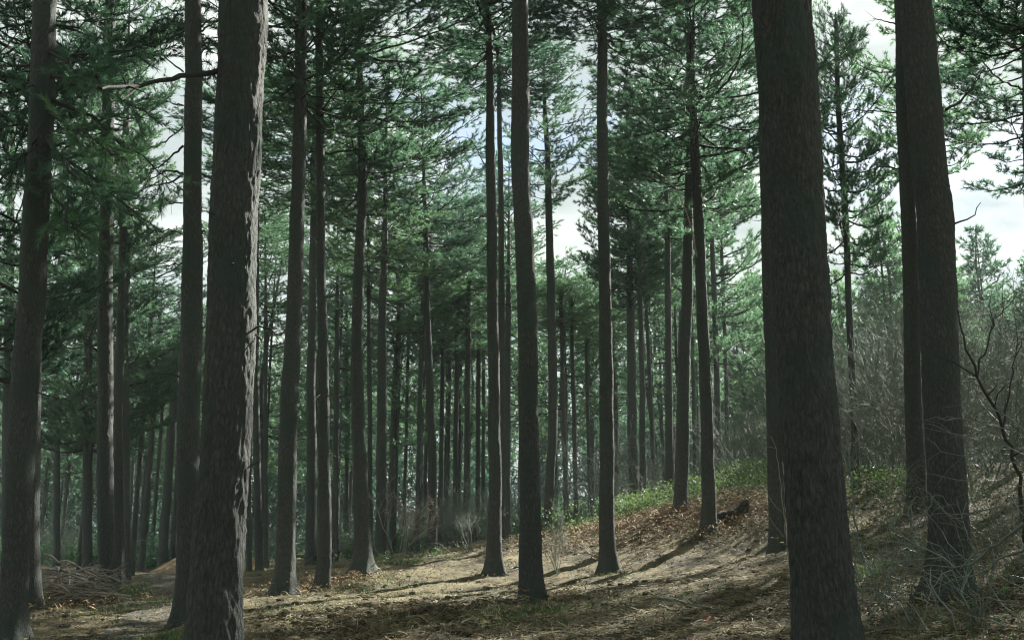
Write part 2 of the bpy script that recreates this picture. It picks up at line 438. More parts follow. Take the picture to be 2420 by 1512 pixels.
TREES = []
def pine(label, Y, pts, base=None, H=22.0, crown=None, detail=1, branches=(), group=None, twiggy=3):
    """pts rows (px, py, width) from the foot up, as seen; crown = (kind, proto, py of its lower edge, radius, ...)"""
    rg = np.random.default_rng(abs(hash(label)) % 10000 if False else sum(map(ord, label)))
    ax = []
    for px, py, w in pts:
        p = at(px, py, Y); ax.append([*p, w * .5 * mpp(px, py, Y)])
    ax = np.array(ax)
    if base is None or not base:      # foot hidden or below the frame: carry the trunk on down to the ground
        d = ax[0] - ax[1]; d /= abs(d[2])
        z0 = float(ground(ax[0, 0], ax[0, 1]))
        dz = ax[0, 2] - z0
        if dz > .05:
            ax = np.vstack([ax[0] + d * dz * np.array([.8, 0, 1, .3]), ax])
    gz0 = float(ground(ax[0, 0], ax[0, 1]))
    foot = ax[0].copy(); foot[2] = gz0
    if ax[0, 2] - gz0 > .08: ax = np.vstack([foot, ax])
    under = ax[0].copy(); under[2] = min(ax[0, 2], gz0) - .25
    ax = np.vstack([under, ax])
    # carry it on up to the top
    d = (ax[-1] - ax[-3]) / max(.1, ax[-1, 2] - ax[-3, 2])
    top = gz0 + H
    if top > ax[-1, 2] + .5:
        n = 4; z0 = ax[-1, 2]; r0 = ax[-1, 3]
        for k in range(1, n + 1):
            f = k / n
            e = ax[-1].copy() if k == 1 else last.copy()
            if k == 1: last0 = ax[-1].copy()
            last = last0 + np.array([d[0], d[1], 1, 0]) * (top - z0) * f
            last[3] = max(.02, r0 * (1 - f * .93))
            ax = np.vstack([ax, last])
    keep = [0]
    for k in range(1, len(ax)):
        if ax[k, 2] > ax[keep[-1], 2] + .05: keep.append(k)
    ax = ax[keep]
    loc = (foot[0], foot[1], gz0)
    t = empty('pine_tree', loc, label, 'pine tree', group)
    trunk_mesh(ax, detail, rg.uniform(0, 50), t, loc)
    def axis_at(z): return np.array([np.interp(z, ax[:, 2], ax[:, c]) for c in range(4)])
    if crown:
        for kind, idx, pyb, r in ([crown] if isinstance(crown[0], str) else crown):
            zb = at(pts[-1][0], pyb, Y)[2]
            zb = min(zb, top - 3)
            p0, p1 = axis_at(zb), axis_at(top)
            o = bpy.data.objects.new('crown', proto(kind, idx)); COL.objects.link(o); o.parent = t
            o.location = p0[:3] - np.array(loc)
            v = Vector(p1[:3] - p0[:3])
            o.rotation_mode = 'QUATERNION'
            o.rotation_quaternion = Vector((0, 0, 1)).rotation_difference(v) @ Quaternion((0, 0, 1), rg.uniform(0, 6.28))
            o.scale = (r / PR * CROWN_WIDE, r / PR * CROWN_WIDE, v.length / PH)
    for br in branches:
        pix, dY, r0, kind = br
        P = branch_poly(pix, Y, dY, .012, rg)
        T = Tubes()
        T.add(P, np.linspace(r0, r0 * .3, len(P)), 6)
        if kind >= 1:
            for q in range(2 + 2 * kind):
                u = rg.uniform(.35, .95); k0 = int(u * (len(P) - 1))
                dr = unit(P[min(k0 + 1, len(P) - 1)] - P[k0 - 1])
                e = unit(dr + rg.normal(0, .6, 3)) * rg.uniform(.15, .5)
                T.add([P[k0], P[k0] + e * .5 + rg.normal(0, .02, 3), P[k0] + e], [r0 * .35, r0 * .25, r0 * .12], 4)
        T.build('branch', M_PALE_TWIG if kind < 0 else M_LIMB, t, loc)  # negative kind: pale, the sunlight on the branch put into its colour
    if twiggy:
        for q in range(twiggy if detail < 2 else max(twiggy, 8)):
            z = gz0 + (rg.uniform(1.8, 5.5) if Y < 14 else rg.uniform(2.5, 11)); p = axis_at(z); a = rg.uniform(0, 6.28); L = rg.uniform(.12, .35) if Y < 14 else rg.uniform(.25, 1.1)
            e = np.array([math.cos(a), math.sin(a), rg.uniform(-.5, .3)])
            P = np.array([p[:3] + e * p[3] * .8, p[:3] + e * L * .5 + rg.normal(0, .03, 3), p[:3] + e * L + rg.normal(0, .06, 3)])
            T = Tubes(); T.add(P, [.014, .01, .004], 5); T.build('branch', M_LIMB, t, loc)
    TREES.append((t, ax, loc))
    return t, ax, loc, axis_at

def bough(t, loc, root, tip, mat, rg, spread=.9, ln=.15, wd=.009, nper=30, sag=.0, dens=.10):
    """a leafy bough, real needles: limb, side twigs and tufts in one crown part"""
    T = Tubes(); P, D = [], []
    L = np.linalg.norm(tip - root); n = 9
    s = np.linspace(0, 1, n)[:, None]
    pts = root + (tip - root) * s - np.array([0, 0, sag]) * np.sin(s * np.pi) + rg.normal(0, .03, (n, 3)) * (s > 0)
    T.add(pts, np.linspace(.012 + .01 * L, .006, n), 5)
    for m in range(int(L / .11)):
        u = rg.uniform(.22, 1); f = u * (n - 1); k0 = min(int(f), n - 2)
        b = pts[k0] + (pts[k0 + 1] - pts[k0]) * (f - k0); fw = unit(pts[k0 + 1] - pts[k0])
        dr = unit(fw * .6 + rg.normal(0, .6, 3) * spread + np.array([0, 0, -.1]))
        l2 = rg.uniform(.25, .75) * (1.15 - .5 * u)
        e = b + dr * l2 - np.array([0, 0, .12 * l2])
        T.add([b, (b + e) / 2 + np.array([0, 0, .03]), e], [.006, .005, .003], 3)
        for v in np.arange(.3, 1.01, dens / l2):
            P.append(b + (e - b) * v); D.append(unit(dr + rg.normal(0, .3, 3)))
    tri = needle_tris(np.array(P), np.array(D), nper, ln, wd, .6, rg)
    return crown_obj('bough', T, tri - np.asarray(loc), mat, t) if False else _bough(T, tri, loc, mat, t)

def _bough(T, tri, loc, mat, t):
    T2 = Tubes(); V, Qd = T.arrays(); T2.V = [V - np.asarray(loc)]; T2.Q = [Qd]
    return crown_obj('bough', T2, tri - np.asarray(loc), mat, t)

# ---- the trees one can point at, left to right -------------------------------------------------
tA = pine('thick dark pine at the left edge with green hanging boughs beside its trunk', 16.5,
     [(26,1512,62),(38,1250,60),(52,1000,60),(75,700,58),(92,400,54),(107,0,50)], crown=('round',0,-420,2.6), detail=2,
     branches=[([(110,150),(150,170),(180,260)],.3,.02,1)])
pine('pine mostly outside the left edge, dark needles reaching in', 25, [(-58,1440,40),(-54,1000,36),(-35,400,28),(-20,0,22)], crown=('round',5,880,2.6), detail=1)
pine('dim pine glimpsed at the far left behind the edge trunks', 40, [(14,1390,24),(18,900,20),(26,500,16)], crown=('round',1,900,2.6), detail=1)
rgA = np.random.default_rng(3)
for (x0,y0,x1,y1,dy,sg) in [(118,120,330,110,-.8,.1),(118,180,380,300,-1.6,-.15),(112,260,300,380,-2.2,.0),(112,230,410,440,-.5,-.2),(108,330,260,470,-2.4,.1),
                            (120,60,300,30,.5,.1),(100,300,10,420,-1.0,.1),(105,200,0,180,-1.0,.2),(112,120,250,200,-2.0,0),(108,340,340,520,-1.0,0),(104,420,200,560,-1.6,.1)]:
    r0 = at(x0,y0,16.5); r1 = at(x1,y1,16.5+dy)
    bough(tA[0], tA[2], r0, r1, M_NEEDLE_SUNLIT, rgA, sag=sg)
pine('slightly thinner pine half hidden behind the left edge trunk, foot in the leaves', 24,
     [(70,1442,46),(74,1250,40),(77,1000,38),(84,700,34),(96,300,30),(104,0,26)], base=True, crown=('round',1,330,2.4), detail=1)
pine('straight pine beside the brush pile with a bright thin sunlit edge and flared foot', 30,
     [(254,1408,44),(252,1330,38),(248,1000,36),(250,650,32),(256,300,27),(262,0,22)], base=True, crown=('round',2,520,1.6), detail=2, twiggy=6)
pine('slim pine close behind the flared one by the path, with one sunlit edge', 34,
     [(280,1386,27),(279,1200,25),(279,946,22),(288,650,18),(298,300,14)], base=True, crown=('round',3,600,1.3), detail=1, twiggy=3)
pine('thin pole pine right of the slim pair by the path, lit high up', 46,
     [(300,1360,16),(298,1100,15),(299,756,13),(302,600,12)], crown=('round',4,640,1.5), detail=1)
pine('thin pine with a pale lit edge behind the brush pile', 60,
     [(134,1338,16),(134,1100,15),(136,900,13),(139,700,11)], base=True, crown=('round',5,1010,2.8), detail=1)
pine('dark shaded pine with low hanging crown left of the flared trunk', 48,
     [(207,1352,24),(207,1150,22),(208,946,20),(210,700,17)], base=True, crown=('cone',0,1060,3.4), detail=1)
for lab, px, py, w, Y, lo in [('dark trunk left of the path, its foot in dry grass', 309,1366,14,52,900),
        ('far pine with a lit edge standing just left of the path', 333,1358,15,62,940),
        ('thin far pine halfway between the two broad trunks at the end of the path', 356,1340,10,72,900),
        ('broad dark far pine at the end of the path', 381,1357,23,60,930),
        ('thin far pine beside the orange chip heap', 404,1350,13,66,920),
        ('far pine whose foot is behind the orange chip heap', 420,1346,12,70,900)]:
    k = 1210 + (px - 1210) * .955
    pine(lab, Y, [(px,py,w),(px+(k-px)*.5,py-250,w*.88),(k,py-520,w*.76)], base=True, crown=('round',(px//7)%6,lo,2.2), detail=1, H=14.5 if px > 350 else 18)
pine('pine with many dead branches just left of the biggest left trunk', 19,
     [(436,1484,60),(440,1400,54),(446,1000,50),(452,700,46),(455,400,40),(454,150,37),(454,0,35)], base=True, crown=('sparse',0,-330,2.5), detail=2,
     branches=[([(432,410),(395,405),(352,425)],.3,.03,1),([(433,412),(400,432),(340,440)],-.2,.025,1),([(470,408),(500,425),(530,470)],.3,.022,1),
               ([(433,345),(380,390),(345,402)],-.4,.026,1),([(432,300),(370,346),(300,344)],.3,.018,1),([(433,170),(385,128),(372,60)],.2,.02,2),
               ([(434,75),(400,95),(370,160)],.4,.02,2),([(473,75),(505,55),(540,20)],.3,.024,2),([(473,65),(500,45),(520,48)],-.3,.02,1),
               ([(434,555),(390,545),(330,552)],.5,.016,2),([(432,480),(405,480),(378,455)],-.2,.016,1),([(433,250),(380,240),(345,255)],.5,.02,2),
               ([(470,290),(500,275),(522,268)],.2,.016,1),([(430,622),(395,628),(365,625)],.2,.014,1),([(473,190),(490,170),(508,190)],.2,.014,1),
               ([(478,548),(484,545),(484,556)],-.1,.014,0),([(433,38),(395,20),(360,28)],.4,.02,2),([(474,130),(500,100),(530,96)],.3,.015,2)])
pine('biggest left trunk, very thick, with a rough pale pink sunlit edge', 9.5,
     [(510,1512,126),(516,1380,120),(522,1250,116),(530,1130,110),(537,1000,110),(548,756,107),(553,600,106),(556,500,107),(562,400,103),(566,250,100),(570,120,103),(572,0,104)],
     crown=('sparse',1,-1500,2.8), detail=3, H=23,
     branches=[([(527,165),(450,178),(380,190),(300,204),(240,210)],-1.6,.035,1),([(604,775),(630,775),(665,795)],-.15,.012,1),([(604,790),(625,815),(655,830)],-.2,.008,0)])
pine('thin pine partly behind the biggest left trunk, chip heap at its foot', 50, [(588,1370,13),(588,1150,12),(592,900,11),(600,600,9)], base=True, crown=('round',1,640,2.4), detail=1)
pine('straight pine just right of the biggest left trunk, thin lit edge, grass at foot', 42, [(612,1381,20),(610,1200,18),(604,946,18),(604,700,16),(606,400,13)], base=True, crown=('round',0,420,2.5), detail=1)
pine('thin far pine between the grass patch and the flared mid trunk', 60, [(629,1345,12),(628,1100,11),(628,800,10)], base=True, crown=('round',2,800,2.4), detail=1)
pine('broad mid pine with swollen flared foot and dark bark, right of the grass patch', 25,
     [(667,1407,54),(670,1370,49),(676,1280,44),(684,946,41),(694,756,36),(701,600,33),(706,378,30),(714,0,24)], base=True, crown=('round',4,240,2.6), detail=2, twiggy=4)
pine('pine standing in shade between the two mid trunks, foot in dry fern', 42, [(733,1345,25),(735,1150,24),(735,946,22),(738,700,18),(742,400,14)], base=True, crown=('round',5,500,2.6), detail=1)
pine('dark mid pine with a wide foot beside the ferny hump', 28,
     [(762,1406,36),(766,1330,32),(768,1200,29),(765,946,25),(759,600,20),(756,200,17),(755,0,14)], base=True, crown=('round',3,300,2.4), detail=2, twiggy=4)
pine('slender far pine right of the dark wide footed trunk', 62, [(795,1300,14),(795,1000,13),(797,750,11)], crown=('round',1,760,2.6), detail=1)
pine('very slender far pine left of the tall lit edge trunk', 75, [(821,1290,10),(820,1000,9),(819,800,8)], crown=('round',3,850,2.6), detail=1)
pine('tall pine with crooked upper stem and a long lit edge, bush on its right', 31,
     [(857,1353,50),(856,1310,42),(854,1200,36),(846,946,29),(845,756,26),(848,600,23),(858,450,19),(855,300,16),(852,200,13)], base=True, crown=('round',0,470,2.9), detail=2, twiggy=4)
pine('pine stem close behind the pale bare bush, left side', 48, [(876,1300,12),(874,1000,11),(872,800,10)], crown=('round',2,700,2.3), detail=1)
pine('broader dark pine standing in the pale bare bush', 42, [(902,1320,26),(902,1150,25),(902,946,23),(904,756,19),(908,600,15)], base=True, crown=('round',4,620,2.5), detail=1)
for lab, px, py, w, Y, lo in [('thin far pine behind the right part of the pale bare bush', 931,1300,10,70,820),('bent far pine left of the bright forest window', 953,1300,9,76,850),
        ('far pine in front of the bright forest window', 985,1313,13,60,800),('thin pine close right of the straight dark centre left pine', 1039,1310,12,64,800),
        ('thin lit far pine left of the centre group', 1056,1290,9,76,850),('far pine with lit side in the centre group', 1074,1292,13,64,830),
        ('very thin far pine in the centre group', 1083,1288,9,80,860),('stoutest far pine of the centre group', 1101,1286,16,62,790),
        ('far pine right of the stoutest in the centre group', 1127,1280,12,66,820),('thin far pine left of the tall centre pine', 1140,1280,9,76,840)]:
    pine(lab, Y, [(px,py,w),(px+1+(1210-px)*.02,py-250,w*.9),(px+(1210-px)*.05,py-520,w*.78)], base=True, crown=('round',(px//3)%6,lo,2.5), detail=1)
pine('straight dark pine left of the centre group, stepping out of dark undergrowth', 45, [(1023,1323,23),(1022,1150,21),(1017,946,19),(1010,756,16),(1006,560,13)], base=True, crown=('round',1,660,2.6), detail=1)
pine('tall dark pine left of the central trunk, its foot in shade', 31,
     [(1168,1358,40),(1168,1300,35),(1168,1200,31),(1167,946,27),(1165,756,25),(1160,400,21),(1157,150,16),(1155,0,13)], base=True, crown=[('round',5,130,2.5)], detail=2, twiggy=3,
     branches=[([(1155,255),(1090,258),(1040,236)],.5,.02,2),([(1152,100),(1110,60),(1080,10)],.5,.022,2),([(1150,400),(1110,330),(1060,330)],-.5,.02,2)])
pine('slim pine almost touching the tall dark one, with two lit edges', 40, [(1186,1310,16),(1186,1100,15),(1185,756,15),(1184,500,13),(1180,250,11)], crown=('round',2,220,2.2), detail=1)
pine('slim dark pine seen just left of the central trunk', 56, [(1198,1280,17),(1199,1000,15),(1201,756,13)], base=True, crown=('round',0,700,2.5), detail=1)
pine('central pine trunk with flared foot on the lit needle slope', 20,
     [(1256,1442,66),(1256,1420,60),(1256,1380,55),(1254,1250,51),(1252,1100,47),(1250,946,45),(1246,756,44),(1238,560,42),(1231,378,41),(1229,150,38),(1229,0,36)], base=True,
     crown=('sparse',2,-260,2.7), detail=2, twiggy=6,
     branches=[([(1270,980),(1300,974),(1345,958)],.1,.012,0),([(1268,900),(1280,905),(1288,880)],0,.008,0)])
pine('crooked leaning pine behind the central trunk, foot on the bracken', 42,
     [(1293,1276,24),(1297,1200,22),(1304,1050,22),(1306,946,22),(1304,756,20),(1297,520,17),(1296,400,14),(1289,280,11)], base=True, crown=('sparse',3,470,1.5), detail=1, twiggy=3)
for lab, px, py, w, Y, lo in [('slender far pine right of the crooked leaning pine', 1333,1180,12,58,720),('slim far pine leaning left, second from the crooked one', 1357,1180,11,60,720),
        ('thin far pine left of the smooth straight trunk', 1390,1160,10,66,760)]:
    pine(lab, Y, [(px+4,py,w),(px-2,py-250,w*.9),(px-8,py-500,w*.78)], crown=('round',(px//5)%6,lo,2.2), detail=1, H=14.5)
pine('smooth straight pine right of centre standing alone on the lit slope', 30,
     [(1437,1353,44),(1436,1310,38),(1434,1200,35),(1431,946,32),(1430,756,29),(1425,378,25),(1421,0,20)], base=True, crown=('sparse',0,110,2.3), detail=2,
     branches=[([(1413,387),(1380,392),(1342,388)],-.3,.014,0),([(1440,340),(1470,330),(1540,310)],.4,.018,1),([(1438,160),(1455,162),(1462,160)],-.1,.02,0),
               ([(1412,210),(1370,235),(1310,275)],.5,.012,1),([(1410,128),(1390,135),(1368,140)],.2,.016,1),([(1440,175),(1520,182),(1600,215)],.6,.014,2),
               ([(1410,110),(1395,60),(1385,20)],.2,.012,1),([(1412,255),(1385,258),(1355,256)],.2,.012,1),([(1436,75),(1480,60),(1520,40)],.3,.016,2),
               ([(1414,405),(1370,425),(1310,436)],.4,.012,1),([(1440,320),(1447,312),(1450,305)],0,.012,0),([(1439,155),(1460,130),(1490,100)],.3,.012,1)])
pine('pointed young pine with dense crown right of the smooth straight trunk', 50, [(1496,1140,24),(1494,946,22),(1490,756,19),(1488,640,16)], H=20.5, crown=('cone',1,720,2.0), detail=1)
pine('slim pine between the pointed young pine and the bank', 48, [(1520,1140,16),(1518,946,14),(1514,756,12),(1511,600,10)], H=19, crown=('round',3,700,2.2), detail=1)
pine('thin leaning pine with a lit edge behind the green brambles', 56, [(1546,1140,11),(1538,946,10),(1530,780,9)], crown=('round',5,760,2.3), detail=1)
pine('dark pine rising out of the green brambles left of the bank', 45, [(1581,1184,19),(1582,1000,18),(1580,756,15),(1576,520,12)], base=True, crown=('round',4,560,2.6), detail=1)
pine('left one of the two pines close together on the bracken bank', 36.5, [(1610,1215,35),(1611,1170,32),(1613,1000,30),(1620,800,26),(1626,600,22),(1630,400,17)], base=True, crown=('round',2,430,2.6), detail=2, twiggy=3)
pine('right one of the two pines on the bracken bank, shadow falling to its left', 33,
     [(1676,1262,38),(1674,1220,33),(1671,1100,30),(1664,850,27),(1655,600,24),(1640,300,20),(1625,0,15)], base=True, crown=('round',1,520,3.0), detail=2, twiggy=4,
     branches=[([(1648,612),(1638,560),(1614,480),(1585,430),(1545,402)],-2.6,.034,-1),([(1650,470),(1580,440),(1500,420)],.4,.014,1),([(1668,760),(1700,740),(1740,735)],-.2,.012,0)])
for lab, px, py, w, Y, lo in [('far pine seen in the gap between the two bank pines', 1644,1120,11,58,700),('far grey pine right of the bank pines', 1699,1105,15,55,880),('thin far grey pine beside the birch scrub', 1720,1090,10,62,820)]:
    pine(lab, Y, [(px,py,w),(px-6,py-250,w*.9),(px-14,py-480,w*.78)], crown=('round',(px//5)%6,lo,2.3), detail=1)
pine('pine half hidden behind the left side of the thickest right trunk', 28, [(1842,1323,44),(1838,1240,38),(1828,946,33),(1820,756,31),(1812,500,28),(1800,100,22)], base=True, crown=('round',3,-30,2.4), detail=2)
pine('thickest trunk on the right, scaly bark, running out of the top and bottom', 9,
     [(1953,1512,141),(1935,1256,134),(1917,1006,127),(1899,756,123),(1880,500,126),(1861,250,128),(1843,0,126)], crown=('sparse',1,-1700,2.8), detail=3, H=23)
pine('narrow dark pine with drooping needles right of the thickest right trunk', 36, [(2024,1142,20),(2019,1000,17),(2008,756,15),(1997,500,14),(1981,250,12),(1976,60,9)], base=True, H=18.5, crown=('column',0,640,1.15), detail=1, twiggy=3)
tX = pine('left trunk of the close pair at right, thinner and farther', 22, [(2168,1220,44),(2166,1120,40),(2161,1000,38),(2154,756,34),(2145,500,34),(2140,378,34),(2131,0,31)], base=True, crown=('sparse',2,-900,2.0), detail=2,
     branches=[([(2126,400),(2080,395),(2040,408)],.3,.018,1),([(2122,265),(2040,262),(1990,255)],.4,.02,2),([(2120,60),(2090,50),(2062,45)],.2,.02,1),([(2122,165),(2080,172),(2020,150)],.4,.018,2),([(2124,210),(2070,205),(2020,215)],-.3,.014,2)])
tY = pine('right trunk of the close pair at right, thick, behind the bramble stems', 12.5,
     [(2243,1412,96),(2242,1370,92),(2240,1250,88),(2232,1006,85),(2222,756,83),(2207,500,79),(2192,378,76),(2168,0,70)], base=True, crown=('sparse',3,-900,2.6), detail=2,
     branches=[([(2252,530),(2300,510),(2318,478)],-.2,.014,0),([(2200,655),(2225,665),(2235,668)],-.45,.008,0),([(2236,260),(2280,230),(2320,170)],.6,.022,1)])
rgY = np.random.default_rng(8)

# boughs at the upper right, from a pine standing just outside the frame
tZ = pine('pine mostly outside the right edge with fans of needles reaching in', 18, [(2560,1290,62),(2550,900,58),(2530,400,52),(2515,0,46)], crown=('round',4,60,2.4), detail=1)
pine('pine hidden behind the thick paired trunk, its needles fanning out on both sides', 42, [(2240,1200,26),(2234,900,24),(2224,500,21),(2207,100,16)], H=24, crown=('round',2,440,2.3), detail=1)
pine('pine at the right edge beyond the bramble tangle, needles against the cloud', 36, [(2446,1200,30),(2442,900,28),(2434,500,23),(2424,100,18)], crown=('round',0,430,2.5), detail=1)

# ---- the stand behind: trees nothing tells apart -------------------------------------------------
rgB = np.random.default_rng(21)
FAR_TRUNK = {}
def far_trunk(idx):
    if idx not in FAR_TRUNK:
        r = np.random.default_rng(300 + idx)
        ax = np.array([[0,0,-.5,.17],[*r.normal(0,.08,2),5,.15],[*r.normal(0,.2,2),11,.125],[*r.normal(0,.35,2),17,.08],[*r.normal(0,.4,2),21,.03]])
        o = trunk_mesh(ax, 0, idx * 9.1, None, (0,0,0), flare=False); FAR_TRUNK[idx] = o.data; bpy.data.objects.remove(o)
    return FAR_TRUNK[idx]
def far_pine(x, y, s, label, group, kind='far', zb=9.0, H=21.0, r=2.5):
    z = float(ground(x, y))
    t = empty('pine_tree', (x, y, z), label, 'pine tree', group)
    o = bpy.data.objects.new('trunk', far_trunk(int(rgB.integers(0, 5)))); COL.objects.link(o); o.parent = t; o.scale = (s, s, H / 21); o.rotation_euler.z = rgB.uniform(0, 6.28)
    c = bpy.data.objects.new('crown', proto(kind, int(rgB.integers(0, 4)))); COL.objects.link(c); c.parent = t
    c.location.z = zb; c.scale = (r / PR, r / PR, (H - zb) / PH); c.rotation_euler.z = rgB.uniform(0, 6.28)
placed = [(a[2][0], a[2][1]) for a in TREES]
def free(x, y, dmin): return all((x - a) ** 2 + (y - b) ** 2 > dmin * dmin for a, b in placed)
n_far = 0
for tries in range(4000):
    if n_far >= 105: break
    y = rgB.uniform(62, 125); a = rgB.uniform(-31, 12.5)
    x = y * math.tan(R(a))
    if not free(x, y, 2.6): continue
    placed.append((x, y)); n_far += 1
    pxf = CX + F * x / y; Hf = rgB.uniform(19, 24); rf = rgB.uniform(2.6, 3.4); zf = rgB.uniform(6.5, 9.5); gap_w = rf * 1.1 / y * F
    if 1312 - gap_w < pxf < 1412 + gap_w or 372 - gap_w < pxf < 432 + gap_w:      # lower trees where the sky shows through
        Hf = min(Hf, .285 * y - float(ground(x, y)) + 1.5); zf = min(zf, Hf * .5)
    far_pine(x, y, rgB.uniform(.75, 1.15), 'slim pine in the dense stand far behind the nearer trunks', 'pines of the far stand', zb=zf, H=Hf, r=rf)
# the same wood goes on beside and behind the place the picture is taken from
rgS = np.random.default_rng(61); n_s = 0
for tries in range(3000):
    if n_s >= 48: break
    y, a = rgS.uniform(6, 34), rgS.uniform(62, 322)
    x = y * math.sin(R(a)); y = y * math.cos(R(a))
    if not free(x, y, 3.6) or math.hypot(x, y) < 4: continue
    placed.append((x, y)); n_s += 1
    far_pine(x, y, 1.3, 'pine added outside the right edge to shade the lower right', 'pines around the viewer', kind='far', zb=rgS.uniform(6, 9), H=rgS.uniform(20, 24), r=rgS.uniform(2.6, 3.2))
for x, y in [(12.4, 18.2), (15.4, 21.5), (11.2, 14.8), (14.0, 17.6), (9.4, 12.0), (12.6, 15.2)]:  # added pines, placed to throw shade on the lower right brush
    far_pine(x, y, 1.2, 'pine added outside the right edge to shade the lower right', 'pines around the viewer', kind='round', zb=5.0, H=19, r=2.0)
for x, y in [(17, 28), (20, 31), (23, 38), (18.2, 24), (25, 34), (28, 42), (21, 26)]:  # added high-crowned pines whose trunk shadows streak the slope
    far_pine(x, y, 1.4, 'pine added outside the right edge to shade the lower right', 'pines around the viewer', kind='far', zb=14, H=21, r=2.2)
n_r = 0
for tries in range(2000):
    if n_r >= 30: break
    y = rgB.uniform(66, 115); a = rgB.uniform(13, 30)
    x = y * math.tan(R(a))
    if not free(x, y, 3.5): continue
    placed.append((x, y)); n_r += 1
    far_pine(x, y, 1, 'bushy pine on the far rise behind the grey scrub', 'pines on the far rise', kind='farcone', zb=rgB.uniform(2, 5), H=rgB.uniform(15, 21), r=rgB.uniform(3, 3.8))

# the wood that closes the view, one mass
rgW = np.random.default_rng(91)
Pw = []
for k in range(330):
    y = rgW.uniform(118, 165); a = rgW.uniform(-33, 33); x = y * math.tan(R(a)); z = float(ground_smooth(x, y))
    n = 260; Hh = rgW.uniform(13, 22) * (1 if a < 13 else .75); rr = rgW.uniform(2, 3.2)
    t = rgW.random(n) ** .8; aa = rgW.uniform(0, 6.28, n); q = np.sqrt(rgW.random(n)) * rr * (1.05 - t) ** .6
    Pw.append(np.c_[x + np.cos(aa) * q, y + np.sin(aa) * q, z + t * Hh])
Pw = np.concatenate(Pw)
tri = needle_tris(Pw, unit(rgW.normal(size=Pw.shape) + np.array([0, 0, .6])), 4, .9, .22, .8, rgW)
tag(link_mesh('far_wood', tri, [np.arange(len(tri)).reshape(-1, 3)], M_NEEDLE), 'far dark wood closing the view behind all the trunks', kind='stuff')

# ------------------------------------------------------------------ bare shrubs
def shrub_mesh(rg, h, stems=5, spread=.35, lv=(7, 6, 4), thick=.03, fine=.004):
    T = Tubes()
    def grow(p, d, L, r, lev):
        n = 5 if lev < 2 else 3
        pts = [p]; q = p.copy(); dd = d.copy()
        for k in range(n):
            dd = unit(dd + rg.normal(0, .16, 3) + np.array([0, 0, .05]))
            q = q + dd * L / n; pts.append(q.copy())
        pts = np.array(pts)
        T.add(pts, np.linspace(r, max(fine * .6, r * .35), n + 1), 4 if lev == 0 else 3)
        if lev < len(lv):
            for k in range(lv[lev]):
                u = rg.uniform(.25, 1) if lev else rg.uniform(.2, 1)
                f = u * n; k0 = min(int(f), n - 1); b = pts[k0] + (pts[k0 + 1] - pts[k0]) * (f - k0)
                fw = unit(pts[k0 + 1] - pts[k0])
                nd = unit(fw + rg.normal(0, .55, 3) + np.array([0, 0, .1]))
                grow(b, nd, L * rg.uniform(.3, .55), max(fine, r * .45), lev + 1)
    for s in range(stems):
        a = rg.uniform(0, 6.28)
        d = unit(np.array([math.cos(a) * spread, math.sin(a) * spread, 1]) + rg.normal(0, .1, 3))
        grow(np.array([math.cos(a) * .12, math.sin(a) * .12, -.1]), d, h * rg.uniform(.6, .85), thick, 0)
    return T
SH = {}
def shrub_data(idx, mat):
    key = (idx, mat.name)
    if key not in SH:
        rg = np.random.default_rng(500 + idx)
        o = shrub_mesh(rg, 5.0, stems=5 + idx % 3, spread=.3 + .1 * (idx % 3), fine=.006).build('bare_shrub', mat)
        SH[key] = o.data; bpy.data.objects.remove(o)
    return SH[key]
def shrub(label, px, Y, h, idx, mat=M_TWIG, group=None, wide=1.0, cat='bare shrub', name='bare_shrub'):
    x = at(px, 1290, Y)[0]
    o = bpy.data.objects.new(name, shrub_data(idx, mat)); COL.objects.link(o)
    o.location = (x, Y, float(ground(x, Y))); o.scale = (h / 5 * wide, h / 5 * wide, h / 5); o.rotation_euler.z = random.uniform(0, 6.28)
    return tag(o, label, cat, group)
shrub('pale bare bush of fine twigs beside the tall lit edge pine', 945, 34, 3.3, 0, M_PALE_TWIG, wide=.8)
shrub('thin bare sapling between the central and the smooth straight trunk', 1320, 30, 2.2, 1, wide=.8)
shrub('low bare bush left of the central trunk in shade', 1110, 36, 2.4, 2)
shrub('grey bare bush behind the crooked leaning pine', 1345, 44, 3.2, 3)
shrub('grey bare bush just behind the smooth straight trunk', 1430, 46, 4.4, 4)
shrub('dense grey bush behind the green brambles', 1530, 50, 3.8, 5)
rgT = np.random.default_rng(17); sc = [(1760,44),(1800,50),(1740,52),(1850,46)]
for k in range(400):
    if len(sc) >= 54: break
    Y = rgT.uniform(25, 60); px = rgT.uniform(1945 if Y > 33 else 2060, 2520)
    if 2020 < px < 2150 and Y < 40: continue
    if all(abs(px - a) * .0115 > .9 or abs(Y - b) > 1.6 for a, b in sc): sc.append((px, Y))
for k, (px, Y) in enumerate(sc):
    shrub('leafless grey birch scrub bush in the thicket at right', px, Y, [6.8,5.6,7.6,4.8][k % 4] * (1.0 if px > 1900 else .65) * (1 if Y > 32 else .7), k % 6, M_TWIG, 'bare scrub of the right thicket')
rgU = np.random.default_rng(45)
for k, (px, Y) in enumerate([(float(rgU.uniform(-40, 1560)), float(rgU.uniform(62, 88))) for _ in range(34)] + [(1640,60),(1560,64),(1480,66),(1400,64),(1690,56),(1250,66),(1160,64),(1060,62)]):
    shrub('grey bare understorey bush among the far trunks', px, Y, [4.2,3.4,3.8][k % 3], k % 6, M_TWIG, 'bare bushes under the far trunks')

